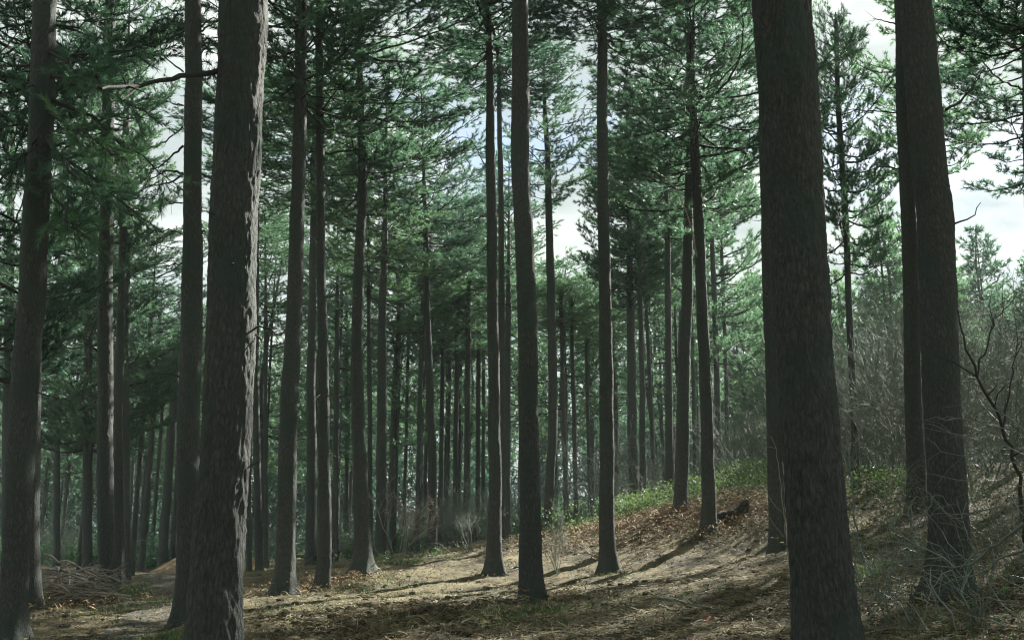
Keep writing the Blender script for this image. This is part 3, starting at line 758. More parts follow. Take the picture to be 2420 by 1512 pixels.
def stem_plant(name, label, cat, stems, mat, part='stem', twigs=3, seed=1, group=None):
    """stems: list of (pixel polyline, Y start, Y end, radius)"""
    rg = np.random.default_rng(seed)
    p0 = at(*stems[0][0][0], stems[0][1]); z0 = float(ground(p0[0], p0[1])); loc = np.array([p0[0], p0[1], z0])
    t = empty(name, loc, label, cat, group)
    for pix, Y0, Y1, r in stems:
        m = len(pix)
        P = spline(np.array([at(px, py, Y0 + (Y1 - Y0) * k / (m - 1)) for k, (px, py) in enumerate(pix)]), .12)
        P[1:-1] += rg.normal(0, .012, (len(P) - 2, 3))
        T = Tubes(); T.add(P, np.linspace(r, r * .35, len(P)), 6)
        for q in range(twigs):
            k0 = int(rg.uniform(.2, .95) * (len(P) - 1)); fw = unit(P[min(k0 + 1, len(P) - 1)] - P[k0 - 1])
            e = unit(fw + rg.normal(0, .6, 3)) * rg.uniform(.15, .6)
            T.add([P[k0], P[k0] + e * .5 + rg.normal(0, .02, 3), P[k0] + e + np.array([0, 0, -.04])], [r * .4, r * .3, r * .15], 4)
        T.build(part, mat, t, loc)
    return t
stem_plant('sapling', 'leaning dark sapling curving past the right side of the thick paired trunk', 'sapling',
     [([(2425,1300),(2405,1130),(2370,1010),(2310,890),(2275,800),(2264,735)],11.0,11.4,.024),([(2370,1010),(2390,900),(2415,800)],11.1,11.6,.014),([(2310,890),(2350,770),(2400,700)],11.2,11.8,.012)], M_LIMB, twigs=4, seed=4)
stem_plant('sapling', 'thin sapling with pale twigs beside the thickest right trunk', 'sapling',
     [([(2032,1330),(2022,1230),(2012,1130),(2004,1040),(1985,960)],15,15,.018),([(2018,1190),(2035,1130),(2040,1105)],15,14.8,.009),([(2028,1300),(2050,1325),(2062,1345)],15,14.6,.009),([(2028,1290),(2085,1300),(2130,1325)],15,14.5,.009),([(2012,1140),(1995,1100),(1985,1075)],15,14.9,.006)], M_TWIG, twigs=3, seed=5)
stem_plant('sapling', 'whip thin sapling left of the thickest right trunk', 'sapling',
     [([(1866,1345),(1856,1250),(1850,1180),(1836,1080),(1822,1030)],16,16,.011),([(1852,1268),(1820,1225),(1790,1200)],16,16,.006),([(1848,1210),(1825,1185),(1805,1160)],16,16.2,.005)], M_PALE_TWIG, twigs=2, seed=6)
stem_plant('sapling', 'short crooked sapling at the foot of the left paired trunk', 'sapling',
     [([(2172,1340),(2160,1290),(2150,1230),(2148,1195)],15,15,.03),([(2160,1350),(2200,1320),(2215,1300)],14.6,14.2,.012),([(2214,1420),(2222,1350),(2216,1290)],12.6,12.4,.014)], M_TWIG, twigs=2, seed=7)
br = [([(2420,1235),(2380,1265),(2340,1300),(2300,1335),(2260,1340),(2190,1300),(2100,1240)],9,9.8,.016),
      ([(2420,1300),(2360,1320),(2310,1360),(2230,1380)],8.6,9.2,.012),
      ([(2440,1190),(2330,1200),(2290,1215),(2250,1225),(2195,1165),(2165,1150)],9.6,10.4,.008),
      ([(2430,1110),(2340,1080),(2250,1075),(2190,1035)],9.8,10.6,.008),
      ([(2400,1015),(2310,1000),(2260,985),(2190,992)],10,10.8,.009),
      ([(2420,1075),(2370,1050),(2290,1040),(2230,1010),(2185,1000)],10,10.8,.008),
      ([(2440,1150),(2350,1140),(2290,1140),(2230,1125),(2180,1120)],9.6,10.2,.006),
      ([(2440,1260),(2370,1140),(2330,1090),(2290,1050)],9.5,10.3,.006),
      ([(2400,1420),(2300,1410),(2200,1360),(2120,1330),(2060,1335)],8.8,9.8,.007),
      ([(2380,1480),(2250,1440),(2180,1400),(2090,1400)],8.4,9.2,.006),
      ([(2420,1390),(2330,1345),(2260,1300),(2210,1240),(2180,1200)],9.2,10,.006),
      ([(2250,1450),(2215,1420),(2195,1380),(2200,1340)],8.6,8.8,.01),
      ([(2290,1440),(2278,1400),(2282,1360),(2270,1330)],9,9.1,.009),
      ([(2440,1030),(2390,990),(2330,960),(2270,950)],10.2,10.8,.007),
      ([(2150,1470),(2120,1420),(2075,1390),(2040,1390)],8.8,9.2,.006),
      ([(2420,1470),(2350,1400),(2300,1290),(2260,1180)],9,9.8,.006),
      ([(2200,1500),(2160,1440),(2110,1380),(2080,1340)],8.6,9.4,.005),
      ([(2440,1340),(2400,1240),(2380,1120),(2340,1030)],9.4,10,.007)]
stem_plant('bramble', 'tangle of long arching bare bramble stems in front of the thick paired trunk', 'bramble', br, M_STEM, twigs=4, seed=9)

rgR = np.random.default_rng(23)
for k, (px, py, Y, lab) in enumerate([(2075,1440,12.5,'low bramble plant at the right foot of the thickest right trunk'),(2140,1500,11,'bramble plant at the bottom edge left of the thick paired trunk'),
        (2330,1480,10.5,'bramble plant at the bottom edge right of the thick paired trunk'),(2400,1380,12.5,'bramble plant at the right edge, lower one'),(2150,1340,15.5,'bramble plant between the sapling and the thick paired trunk'),
        (2360,1260,16.5,'bramble plant at the right edge, upper one, before the bare scrub'),(2100,1270,20,'bramble plant on the lit ground behind the pale twigged sapling'),(2310,1200,21,'bramble plant right of the thick paired trunk, farther back')]):
    c = at(px, py, Y); gz_ = float(ground(c[0], c[1])); loc = np.array([c[0], c[1], gz_])
    t = empty('bramble', loc, lab, 'bramble')
    lv = []
    for q in range(12):
        a = rgR.uniform(0, 6.28); L = rgR.uniform(.6, 1.7); hh = rgR.uniform(.3, 1.0)
        e = np.array([c[0] + math.cos(a) * L, c[1] + math.sin(a) * L * .8, 0]); e[2] = float(ground(e[0], e[1])) + rgR.uniform(0, .35)
        m = loc + (e - loc) * .5; m[2] = max(loc[2], e[2]) + hh
        P = spline(np.array([loc + np.r_[rgR.normal(0, .12, 2), -.02], (loc + m) / 2 + np.array([0, 0, hh * .3]), m, (m + e) / 2 + np.array([0, 0, hh * .22]), e]), .09)
        P[1:-1] += rgR.normal(0, .012, (len(P) - 2, 3))
        T = Tubes(); r = rgR.uniform(.004, .008); T.add(P, np.linspace(r, r * .4, len(P)), 5)
        for w_i in range(7):
            k0 = rgR.integers(2, len(P) - 1); ee = unit(rgR.normal(0, 1, 3)) * rgR.uniform(.1, .4)
            T.add([P[k0], P[k0] + ee * .5 + rgR.normal(0, .02, 3), P[k0] + ee], [r * .5, r * .4, r * .25], 3)
            lv.append(P[k0] + ee * rgR.random())
        T.build('stem', M_STEM, t, loc)
    lv = np.repeat(np.array(lv), 3, 0) + rgR.normal(0, .05, (len(lv) * 3, 3))
    n = len(lv); nr_ = unit(rgR.normal(size=(n, 3))); uu = unit(np.cross(nr_, rgR.normal(size=(n, 3)))); vv = np.cross(nr_, uu); sz = rgR.uniform(.01, .028, (n, 1))
    link_mesh('foliage', np.stack([lv - uu * sz, lv - vv * sz * .6, lv + uu * sz, lv + vv * sz * .6], 1).reshape(-1, 3) - loc, [np.arange(4 * n).reshape(-1, 4)], M_BRAMBLE, parent=t)

# ------------------------------------------------------------------ ground cover
def scatter_leaves(name, label, pos, size, mat, rg, up=.3, aspect=.5, lift=.2, kind='stuff', cat=None, fold=0.0):
    n = len(pos)
    nrm = unit(rg.normal(size=(n, 3)) + np.array([0, 0, up]))
    u = unit(np.cross(nrm, rg.normal(size=(n, 3)))); v = np.cross(nrm, u)
    s = (size * rg.uniform(.5, 1.4, n))[:, None]
    c = pos + np.c_[np.zeros((n, 2)), rg.uniform(0, 1, n) ** 1.5 * lift]
    V = np.stack([c - u * s, c - v * s * aspect, c + u * s, c + v * s * aspect], 1).reshape(-1, 3)
    o = link_mesh(name, V, [np.arange(4 * n).reshape(-1, 4)], mat)
    tag(o, label, cat, kind=kind)
    return o
def wedge(n, y0, y1, a0, a1, rg):
    y = np.exp(rg.uniform(math.log(y0), math.log(y1), n)); a = np.radians(rg.uniform(a0, a1, n))
    return y * np.tan(a), y
def strips(x, y, rg, l0, l1, w, tilt=.15, lift=.03):
    n = len(x); z = ground(x, y) + rg.uniform(0, lift, n)
    a = rg.uniform(0, 6.28, n); L = rg.uniform(l0, l1, n)
    d = unit(np.c_[np.cos(a), np.sin(a), rg.normal(0, tilt, n)])
    sd = unit(np.cross(d, unit(np.c_[rg.normal(0, .5, n), rg.normal(0, .5, n), np.ones(n)]))) * (w * rg.uniform(.5, 1.5, n))[:, None] * .5
    c = np.c_[x, y, z]
    m = c + np.c_[rg.normal(0, .01, (n, 2)), rg.uniform(0, .02, n)]
    h = d * (L * .5)[:, None]
    V = np.stack([c - h - sd, c - h + sd, m + sd, m - sd, c + h + sd * .5, c + h - sd * .5], 1).reshape(-1, 3)
    b = np.arange(n)[:, None] * 6
    Qd = np.concatenate([b + np.array([[0, 1, 2, 3]]), b + np.array([[3, 2, 4, 5]])])
    return V, Qd
rgG = np.random.default_rng(77)
x, y = wedge(90000, 8, 60, -30, 30, rgG)
V, Qd = strips(x, y, rgG, .05, .22, .011, .18, .035)
tag(link_mesh('needle_litter', V, [Qd], M_LITTER), 'dry tan needles and twigs littering the forest floor', kind='stuff')
x, y = wedge(1500, 9, 45, -28, 28, rgG)
V, Qd = strips(x, y, rgG, .15, .6, .014, .12, .05)
tag(link_mesh('fallen_twigs', V, [Qd], M_TWIG), 'small fallen twigs scattered over the forest floor', kind='stuff')

xs, ys = [], []
for t_, ax_t, loc_t in TREES:
    if loc_t[1] < 46:
        rb = ax_t[min(3, len(ax_t) - 1), 3]; nl_ = 170; aa = rgG.uniform(0, 6.28, nl_); dd = rb * 1.25 + np.abs(rgG.normal(0, .3, nl_))
        xs.append(loc_t[0] + np.cos(aa) * dd); ys.append(loc_t[1] + np.sin(aa) * dd)
xs.append(RUT[0] + rgG.normal(0, 1.6, 2600)); ys.append(RUT[1] + rgG.normal(0, 2.2, 2600))
V, Qd = strips(np.concatenate(xs), np.concatenate(ys), rgG, .08, .32, .014, .35, .09)
tag(link_mesh('bark_litter', V, [Qd], M_LITTER), 'flakes of bark and needles heaped round the trunk feet and on the churned soil', kind='stuff')

xc, yc = wedge(700, 11, 34, -24, 20, rgG)
near_rut = rgG.random(700) < .45
xc = np.where(near_rut, RUT[0] + rgG.normal(0, 1.8, 700), xc); yc = np.where(near_rut, RUT[1] + rgG.normal(0, 2.4, 700), yc)
sph = np.array([(math.cos(a) * math.cos(b), math.sin(a) * math.cos(b), math.sin(b)) for b in (-.5, .1, .75) for a in np.arange(7) * 6.2832 / 7] + [(0, 0, 1)])
cf = np.array([[r_ * 7 + k, r_ * 7 + (k + 1) % 7, (r_ + 1) * 7 + (k + 1) % 7, (r_ + 1) * 7 + k] for r_ in (0, 1) for k in range(7)]); ct = np.array([[14 + k, 14 + (k + 1) % 7, 21] for k in range(7)])
rad_c = rgG.uniform(.02, .075, 700) * np.where(near_rut, 1.4, 1)
Vc = sph[None] * rad_c[:, None, None] * np.array([1.3, 1.1, .75]); Vc = Vc * (1 + .45 * noise(Vc * 22 + np.arange(700)[:, None, None] * 3.1))[..., None]
Vc = Vc + np.stack([xc, yc, ground(xc, yc) + rad_c * .1], -1)[:, None]
off = (np.arange(700) * 22)[:, None, None]
tag(link_mesh('soil_clods', Vc.reshape(-1, 3), [(cf[None] + off).reshape(-1, 4), (ct[None] + off).reshape(-1, 3)], M_GROUND), 'clods of churned dark soil lying about on the floor', kind='stuff')
x, y = wedge(5200, 10, 44, -28, 28, rgG); keep = fbm(np.stack([x * .5, y * .35, 0 * x + 7], -1), 2) > .18
x, y = x[keep], y[keep]
for sp_ in [(1620,1200,38,3.2,2.2,1700),(1400,1270,37,2.5,2.0,500),(1890,1190,34,2.0,2.5,600),(2090,1130,32,1.4,2.5,900),(830,1400,28,1.6,1.2,300)]:
    c_ = at(*sp_[:3]); x = np.r_[x, c_[0] + rgG.normal(0, sp_[3], sp_[5])]; y = np.r_[y, c_[1] + rgG.normal(0, sp_[4], sp_[5])]
scatter_leaves('ground_herbs', 'small dull green leaves sprouting in patches on the forest floor', np.c_[x, y, ground(x, y) + .02], .035, M_BRAMBLE, rgG, .9, .6, .16)

def patch(px, py, Y, sx, sy, n, rg):
    """gaussian patch of ground points round a pixel, sx across and sy in depth (metres)"""
    c = at(px, py, Y); x = c[0] + rg.normal(0, sx, n); y = c[1] + rg.normal(0, sy, n)
    return x, y
# dead bracken: curled fronds
def fronds(spec, rg):
    VV, QQ, n0 = [], [], 0
    for px, py, Y, sx, sy, n in spec:
        x, y = patch(px, py, Y, sx, sy, n, rg); z = ground(x, y)
        for k in range(n):
            a = rg.uniform(0, 6.28); L = rg.uniform(.25, .6); h = rg.uniform(.05, .35)
            s = np.linspace(0, 1, 5)
            ax_ = np.c_[x[k] + math.cos(a) * L * s, y[k] + math.sin(a) * L * s, z[k] + h * np.sin(s * 2.6) + .02]
            for q in range(1, 5):
                for sg in (-1, 1):
                    wv = np.array([-math.sin(a) * sg, math.cos(a) * sg, rg.normal(0, .5)]) * .16 * (1.1 - s[q]) * rg.uniform(.6, 1.3)
                    b = ax_[q]; e = b + wv + np.array([math.cos(a), math.sin(a), 0]) * .05; t_ = np.array([math.cos(a), math.sin(a), .3]) * .018
                    VV += [b - t_, b + t_, e]; QQ.append([n0, n0 + 1, n0 + 2]); n0 += 3
    return np.array(VV), np.array(QQ)
V, Qd = fronds([(1500,1250,35,3.0,1.6,500),(1700,1235,33.5,2.4,1.6,500),(1480,1240,36,2.2,1.6,420),(1560,1215,37,2.0,1.6,420),(1720,1215,35,1.6,2.0,520),(1790,1200,36,1.6,2.0,420),(1340,1290,36,1.5,2.0,260),(1640,1240,35,1.2,1.2,200),
                (820,1395,29,.8,.8,150),(730,1390,29,.8,.8,110),(240,1440,24,2.0,1.5,150),(1290,1440,20,.6,.5,60),(700,1415,25.5,.5,.5,60),(2080,1250,24,1.2,1.5,150)], rgG)
tag(link_mesh('dead_bracken', V, [Qd], M_BRACKEN), 'dry rust brown bracken fronds lying on the bank', kind='stuff')

def bramble_bush(label, px, py, Y, sx, sy, h, n, seed, mat=M_BRAMBLE, size=.042, name='bramble_bush', cat='bramble bush'):
    rg = np.random.default_rng(seed)
    c = at(px, py, Y); gz_ = float(ground(c[0], c[1])); loc = np.array([c[0], c[1], gz_])
    t = empty(name, loc, label, cat)
    # clumps
    ck = rg.normal(0, 1, (14, 2)) * np.array([sx, sy]) * .75
    pick = rg.integers(0, 14, n)
    x = c[0] + ck[pick, 0] + rg.normal(0, .3, n) * sx; y = c[1] + ck[pick, 1] + rg.normal(0, .3, n) * sy
    hh = h * (.4 + .6 * rg.random(14))[pick]
    z = ground(x, y) + hh * rg.random(n) ** .7
    o = scatter_leaves('foliage', None, np.c_[x, y, z] - loc, size, mat, rg, .5, .6, .02, kind=None); o.parent = t
    T = Tubes()
    for q in range(10):
        k = rg.integers(0, 14); b = np.array([ck[k, 0] * .4, ck[k, 1] * .4, 0]) + loc; e = np.array([ck[k, 0] * 1.3 + c[0], ck[k, 1] * 1.3 + c[1], 0])
        b[2] = ground(b[0], b[1]); e[2] = ground(e[0], e[1]) + .1
        m = (b + e) / 2 + np.array([0, 0, h])
        T.add(spline(np.array([b, m, e]), .2), .008, 4)
    T.build('stem', M_TWIG, t, loc)
bramble_bush('sunlit green bramble bush left of the bank behind the smooth straight trunk', 1520,1180,40,1.6,1.6,1.1,3200,1)
bramble_bush('bright green bramble bush between the two bank pines and behind them', 1650,1150,40,1.0,1.4,1.1,2200,2)
bramble_bush('bright green bramble spread right of the bank pines', 1750,1130,42,1.7,1.6,1.4,4200,3)
bramble_bush('green bramble bush left of the paired trunks at right', 2090,1090,34,1.0,1.6,1.2,2600,4)
bramble_bush('low bramble bush left of the narrow dark pine', 1870,1150,40,1.3,1.4,.8,1500,5)
bramble_bush('low dim bramble under the pale bare bush', 940,1325,33,1.3,1.0,.5,700,6, size=.045)
bramble_bush('low green bramble beside the flared trunk by the path', 300,1405,28,.8,.6,.35,700,7, size=.04)
bramble_bush('small bramble between thickest right trunk and bramble tangle', 2060,1410,15,.35,.4,.2,300,8, size=.03)
for k in range(46):
    px = float(rgG.uniform(-60, 1500)); Y = float(rgG.uniform(66, 96)); x0 = (px - 1210) / F * Y
    zz0 = float(ground(x0, Y)); t = empty('evergreen_bush', (x0, Y, zz0), 'dim evergreen bush low under the far stand', 'bush', 'evergreen bushes under the far stand')
    n = 900; q = rgG.normal(0, 1, (n, 3)) * np.array([1.3, 1.0, .5]); q[:, 2] = np.abs(q[:, 2]) * 1.6
    tri = needle_tris(q, unit(rgG.normal(size=(n, 3)) + np.array([0, 0, .5])), 4, .22, .09, .9, rgG)
    link_mesh('foliage', tri, [np.arange(len(tri)).reshape(-1, 3)], M_NEEDLE, parent=t)
    T = Tubes()
    for w_i in range(4): T.add([(0, 0, -.1), (rgG.normal(0, .3), rgG.normal(0, .3), .7), (rgG.normal(0, .8), rgG.normal(0, .6), 1.5)], [.03, .02, .008], 4)
    T.build('stem', M_LIMB, t)
bramble_bush('dim bramble along the foot of the crooked leaning pine', 1400,1240,40,1.8,1.2,.6,1300,9, size=.05)

def grass(spec, rg):
    VV, FF, n0 = [], [], 0
    for px, py, Y, sx, sy, n, h in spec:
        x, y = patch(px, py, Y, sx, sy, n, rg); z = ground(x, y)
        a = rg.uniform(0, 6.28, n); L = h * rg.uniform(.5, 1.3, n)
        lean = np.c_[np.cos(a), np.sin(a)] * (L * rg.uniform(.2, .8, n))[:, None]
        sd = np.c_[-np.sin(a), np.cos(a), np.zeros(n)] * .006
        b = np.c_[x, y, z - .01]; m = b + np.c_[lean * .35, L * .65]; e = b + np.c_[lean, L]
        VV.append(np.stack([b - sd, b + sd, m + sd * .8, m - sd * .8, e], 1).reshape(-1, 3))
        k = np.arange(n)[:, None] * 5 + n0; n0 += 5 * n
        FF.append((k + np.array([[0, 1, 2, 3]]), k + np.array([[3, 2, 4]])))
    return np.concatenate(VV), [np.concatenate([f[0] for f in FF]), np.concatenate([f[1] for f in FF])]
V, Fs = grass([(1255,1480,17.5,.45,.35,420,.14),(1200,1490,17,.6,.4,200,.1),(600,1392,36,.9,1.6,1500,.09),(415,1505,17,.25,.3,1300,.1),(750,1450,22,1.0,1.2,1100,.06),(340,1440,24,.6,1.5,700,.12),(1050,1385,26,2.0,1.2,500,.08),
               (1440,1360,29,.6,.5,200,.1),(2200,1500,9.5,.9,.5,500,.08),(1680,1265,32.5,.4,.3,160,.12),(880,1360,30,.8,.8,500,.1),(250,1412,28,1.2,.6,400,.15)], rgG)
tag(link_mesh('grass', V, Fs, M_GRASS), 'short green grass and moss in patches on the forest floor', kind='stuff')

# brush pile by the left trunks
rgP = np.random.default_rng(31)
for k in range(60):
    c = at(rgP.uniform(110, 235), 1405, 26 + rgP.uniform(-1.2, 1.2)); z = float(ground(c[0], c[1]))
    hh = .85 * math.exp(-((c[0] - at(165,1400,26)[0]) / .9) ** 2)
    a = rgP.normal(0, .7) + (math.pi if rgP.random() < .5 else 0); L = rgP.uniform(.8, 2.0)
    d = np.array([math.cos(a), math.sin(a) * .8, rgP.normal(.05, .22)])
    s = np.linspace(-.5, .5, 8)[:, None]
    P = np.array([c[0], c[1], z + hh * rgP.uniform(.1, 1) + .06]) + d * L * s + np.array([0, 0, .25]) * (.25 - s ** 2) + rgP.normal(0, .025, (8, 3))
    P[:, 2] = np.maximum(P[:, 2], ground(P[:, 0], P[:, 1]) + .01)
    o0 = P[4].copy(); T = Tubes(); T.add(P, np.linspace(.03, .01, 8) * rgP.uniform(.6, 1.3), 5)
    for q in range(4):
        k0 = rgP.integers(2, 7); e = unit(d + rgP.normal(0, .6, 3)) * rgP.uniform(.2, .5)
        T.add([P[k0], P[k0] + e * .5, P[k0] + e], [.008, .006, .003], 4)
    o = T.build('cut_branch', M_PALE_TWIG, None, o0); o.location = o0
    tag(o, 'cut bare branch lying in the brush pile by the left trunks', 'branch', 'cut branches of the brush pile')
x, y = patch(165, 1405, 26, .75, .6, 2200, rgP)
zz = ground(x, y) + .5 * np.exp(-(((x - at(165,1405,26)[0]) / .9) ** 2)) * rgP.random(2200)
scatter_leaves('brush_pile_leaves', 'dry leaves and broken twigs caught in the brush pile', np.c_[x, y, zz], .05, M_LITTER, rgP, .4, .35, .1)

# chip heaps
def heap(label, px, py, Y, w, h, seed):
    rg = np.random.default_rng(seed); c = at(px, py, Y); gz_ = float(ground(c[0], c[1]))
    n = 40; u = np.linspace(-1.3, 1.3, n); X, Yy = np.meshgrid(u, u)
    rr = np.hypot(X, Yy)
    Z = h * np.clip(1 - rr, 0, None) ** .8 + .12 * h * fbm(np.stack([X * 3, Yy * 3, 0 * X + seed], -1), 3) * (rr < 1.1) + .05 * (rr < 1)
    wx, wy = c[0] + X * w, c[1] + Yy * w
    V = np.stack([X * w, Yy * w, ground(wx, wy) - gz_ + Z - .06 * (rr > 1.05)], -1).reshape(-1, 3)
    i = np.arange(n - 1)[:, None] * n; j = np.arange(n - 1)[None]
    Qd = np.stack([i + j, i + j + 1, i + n + 1 + j, i + n + j], -1).reshape(-1, 4)
    o = link_mesh('chip_heap', V, [Qd], M_CHIP, smooth=False); o.location = (c[0], c[1], gz_)
    tag(o, label, 'chip heap')
heap('orange brown heap of wood chips beside the path', 424, 1352, 55, 1.5, .75, 1)
heap('small pale chip heap right of the biggest left trunk', 594, 1362, 55, .8, .65, 2)

# stump / log in the bracken
c = at(1735, 1212, 34); z = float(ground(c[0], c[1]))
P = np.array([c + np.array([-.75, -.1, 0]), c + np.array([-.3, 0, .05]), c + np.array([.2, .05, .22]), c + np.array([.42, .1, .5]), c + np.array([.47, .1, .62])])
P[:, 2] += z - c[2] + .08
T = Tubes(); q = spline(np.c_[P, [.16, .2, .2, .15, .07]], .05)
T.add(q[:, :3] + .02 * np.stack([noise(q[:, :3] * 5 + k) for k in (1, 9, 17)], -1), q[:, 3] * (1 + .15 * noise(q[:, :3] * 6)), 14)
o = T.build('rotten_log', M_DEADWOOD, None, c); o.location = c
tag(o, 'dark rotten log lying in the rusty bracken on the bank', 'log')

# fallen branches on the slope
def fallen(label, pix, r, seed, mat=M_TWIG):
    rg = np.random.default_rng(seed); P = []
    for px, py in pix:          # drop every point onto the ground along its own line of sight
        d = ray(px, py); lo, hi = 6.0, 60.0
        for _ in range(40):
            mid = (lo + hi) / 2; q = CAM + d * mid
            if q[2] > float(ground_smooth(q[0], q[1])): lo = mid
            else: hi = mid
        q = CAM + d * lo; q[2] = float(ground(q[0], q[1])) + r * 1.2 + .02; P.append(q)
    P = spline(np.array(P), .08); P[:, 2] = np.maximum(P[:, 2], ground(P[:, 0], P[:, 1]) + r * .8) + np.abs(rg.normal(0, .008, len(P)))
    T = Tubes(); T.add(P, np.linspace(r, r * .4, len(P)), 6)
    for s in range(4):
        k0 = rg.integers(len(P) // 4, len(P) - 1); e = np.array([*rg.normal(0, .2, 2), rg.uniform(.03, .15)])
        T.add([P[k0], P[k0] + e * .6, P[k0] + e], [r * .5, r * .35, r * .15], 4)
    o = T.build('fallen_branch', mat, None, P[0]); o.location = P[0]
    tag(o, label, 'fallen branch')
fallen('crooked fallen branch on the lit slope between the central and thickest right trunk', [(1550,1420),(1590,1428),(1640,1440),(1690,1438)], .02, 1)
fallen('thin fallen stick below the right bank pine', [(1700,1285),(1730,1300),(1765,1312)], .012, 2, M_PALE_TWIG)
fallen('pale fallen stick right of the thickest right trunk', [(2060,1345),(2120,1330),(2180,1345),(2220,1320)], .014, 3, M_PALE_TWIG)
fallen('broken stick at the left foot of the central trunk', [(1150,1400),(1180,1412),(1220,1440)], .014, 4)
fallen('short pale stick on the bracken left of the right bank pine', [(1395+255,1240),(1690,1262)], .014, 5, M_PALE_TWIG)
# scrap
d = ray(1672, 1470); lo, hi = 6.0, 40.0
for _ in range(40):
    mid = (lo + hi) / 2; q = CAM + d * mid
    if q[2] > float(ground_smooth(q[0], q[1])): lo = mid
    else: hi = mid
q = CAM + d * lo; q[2] = float(ground(q[0], q[1])) + .04
u = np.linspace(-1, 1, 7); X, Yy = np.meshgrid(u, u)
Z = .02 * np.sin(X * 3 + Yy) + .015 * np.cos(Yy * 4)
i = np.arange(6)[:, None] * 7; j = np.arange(6)[None]
o = link_mesh('litter_scrap', np.stack([X * .045, Yy * .03, Z * .8 + .02 * X], -1).reshape(-1, 3), [np.stack([i + j, i + j + 1, i + 8 + j, i + 7 + j], -1).reshape(-1, 4)], M_PINK)
sol = o.modifiers.new('thickness', 'SOLIDIFY'); sol.thickness = .003
o.location = q; tag(o, 'tiny crumpled pinkish scrap on the needle slope', 'scrap')

# ------------------------------------------------------------------ thin greenish volume added to lift the dark tones
me = bpy.data.meshes.new('added_haze')
hx, hz0, hz1 = 203.0, float(gz.min()) - 1.0, float(gz.max()) + 27.0
hv = [(x, y, z) for z in (hz0, hz1) for y in (-hx, hx) for x in (-hx, hx)]
me.from_pydata(hv, [], [(0, 2, 3, 1), (4, 5, 7, 6), (0, 1, 5, 4), (1, 3, 7, 5), (3, 2, 6, 7), (2, 0, 4, 6)])
hm = bpy.data.materials.new('added_haze'); hm.use_nodes = True; nt = hm.node_tree; nt.nodes.clear()
hout = nt.nodes.new('ShaderNodeOutputMaterial'); hp = nt.nodes.new('ShaderNodeVolumePrincipled')
hp.inputs['Color'].default_value = (.76, .9, .85, 1); hp.inputs['Density'].default_value = .0005; hp.inputs['Anisotropy'].default_value = .0
nt.links.new(hp.outputs[0], hout.inputs['Volume']); me.materials.append(hm)
hob = bpy.data.objects.new('added_haze', me); COL.objects.link(hob); tag(hob, 'thin greenish veil added to lift the dark tones', kind='stuff')

# ------------------------------------------------------------------ light and sky
SUN_AZ, SUN_EL = 39.5, 35.0                 # degrees right of the view direction, above the horizon
sd = Vector((math.sin(R(SUN_AZ)) * math.cos(R(SUN_EL)), math.cos(R(SUN_AZ)) * math.cos(R(SUN_EL)), math.sin(R(SUN_EL))))
L = bpy.data.lights.new('sun', 'SUN'); L.energy = 5.0; L.angle = R(.5); L.color = (1, .97, .88)
so = bpy.data.objects.new('sun', L); COL.objects.link(so)
so.rotation_mode = 'QUATERNION'; so.rotation_quaternion = sd.to_track_quat('Z', 'Y'); so.location = (20, 30, 40)

w = bpy.data.worlds.new('World'); C.world = w; w.use_nodes = True
nt = w.node_tree; nt.nodes.clear()
out = nt.nodes.new('ShaderNodeOutputWorld'); bg = nt.nodes.new('ShaderNodeBackground'); bg.inputs['Strength'].default_value = .05
sky = nt.nodes.new('ShaderNodeTexSky'); sky.sky_type = 'NISHITA'; sky.sun_disc = False
sky.sun_elevation = R(SUN_EL); sky.sun_rotation = R(SUN_AZ); sky.air_density = 1.0; sky.dust_density = .7
tc = nt.nodes.new('ShaderNodeTexCoord'); mp = nt.nodes.new('ShaderNodeMapping'); mp.inputs['Scale'].default_value = (1, 1, 2.2); mp.inputs['Location'].default_value = (.3, .1, 0)
nt.links.new(tc.outputs['Generated'], mp.inputs['Vector'])
n1 = nt.nodes.new('ShaderNodeTexNoise'); n1.inputs['Scale'].default_value = 3.2; n1.inputs['Detail'].default_value = 7; n1.inputs['Roughness'].default_value = .55
nt.links.new(mp.outputs[0], n1.inputs['Vector'])
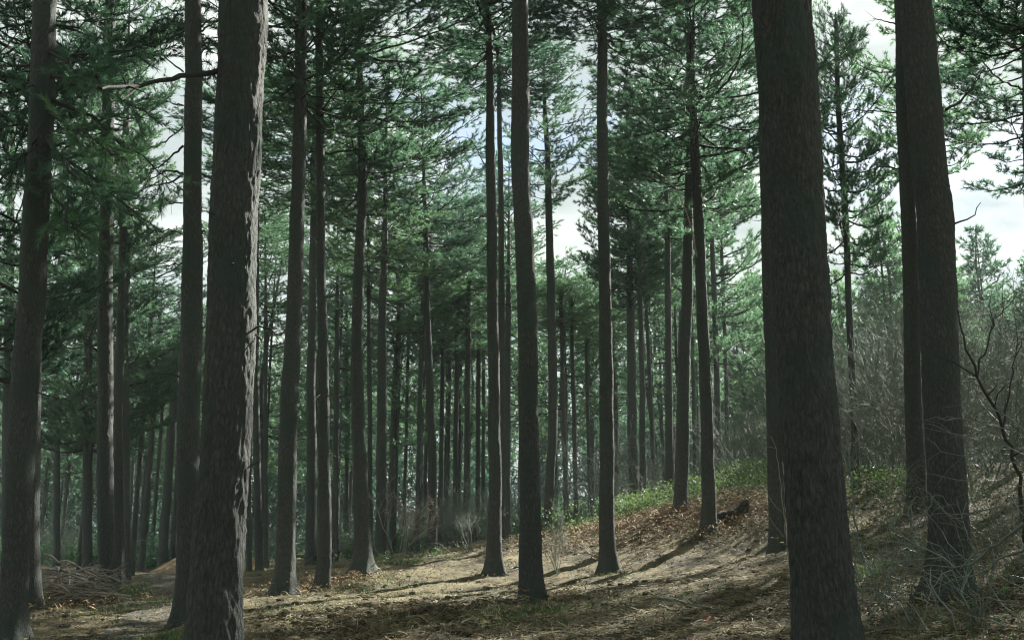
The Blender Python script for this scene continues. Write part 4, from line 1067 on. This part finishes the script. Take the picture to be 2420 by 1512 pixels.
rp = nt.nodes.new('ShaderNodeValToRGB'); rp.color_ramp.elements[0].position = .27; rp.color_ramp.elements[1].position = .47
nt.links.new(n1.outputs['Fac'], rp.inputs['Fac'])
mx = nt.nodes.new('ShaderNodeMix'); mx.data_type = 'RGBA'
nt.links.new(rp.outputs[0], mx.inputs['Factor']); nt.links.new(sky.outputs[0], mx.inputs[6]); n2 = nt.nodes.new('ShaderNodeTexNoise'); n2.inputs['Scale'].default_value = 7.5; n2.inputs['Detail'].default_value = 6
nt.links.new(mp.outputs[0], n2.inputs['Vector'])
cm = nt.nodes.new('ShaderNodeMix'); cm.data_type = 'RGBA'; cm.inputs[6].default_value = (3.3, 3.75, 3.75, 1); cm.inputs[7].default_value = (5.3, 5.6, 5.35, 1)
cr = nt.nodes.new('ShaderNodeMapRange'); cr.inputs['From Min'].default_value = .38; cr.inputs['From Max'].default_value = .62
nt.links.new(n2.outputs['Fac'], cr.inputs['Value']); nt.links.new(cr.outputs[0], cm.inputs['Factor']); nt.links.new(cm.outputs[2], mx.inputs[7])
nt.links.new(mx.outputs[2], bg.inputs['Color']); nt.links.new(bg.outputs[0], out.inputs['Surface'])

cam = bpy.data.cameras.new('camera'); co = bpy.data.objects.new('camera', cam); COL.objects.link(co)
co.location = CAM; co.rotation_euler = (math.pi / 2 + PITCH, 0, 0)
cam.sensor_width = 36; cam.lens = 36 * F / 2420; cam.clip_start = .05; cam.clip_end = 1500
C.camera = co
vs = C.view_settings; vs.view_transform = 'Standard'; vs.look = 'None'; vs.gamma = 1; vs.exposure = 2.05; vs.use_curve_mapping = False
C.cycles.max_bounces = 12; C.cycles.transparent_max_bounces = 4; C.cycles.diffuse_bounces = 8; C.cycles.transmission_bounces = 8; C.cycles.glossy_bounces = 4
C.cycles.sample_clamp_indirect = 6
C.cycles.use_denoising = True; C.cycles.denoiser = "OPENIMAGEDENOISE"; C.cycles.denoising_input_passes = "RGB_ALBEDO_NORMAL"; C.cycles.denoising_prefilter = "ACCURATE"
C.cycles.filter_width = 1.2
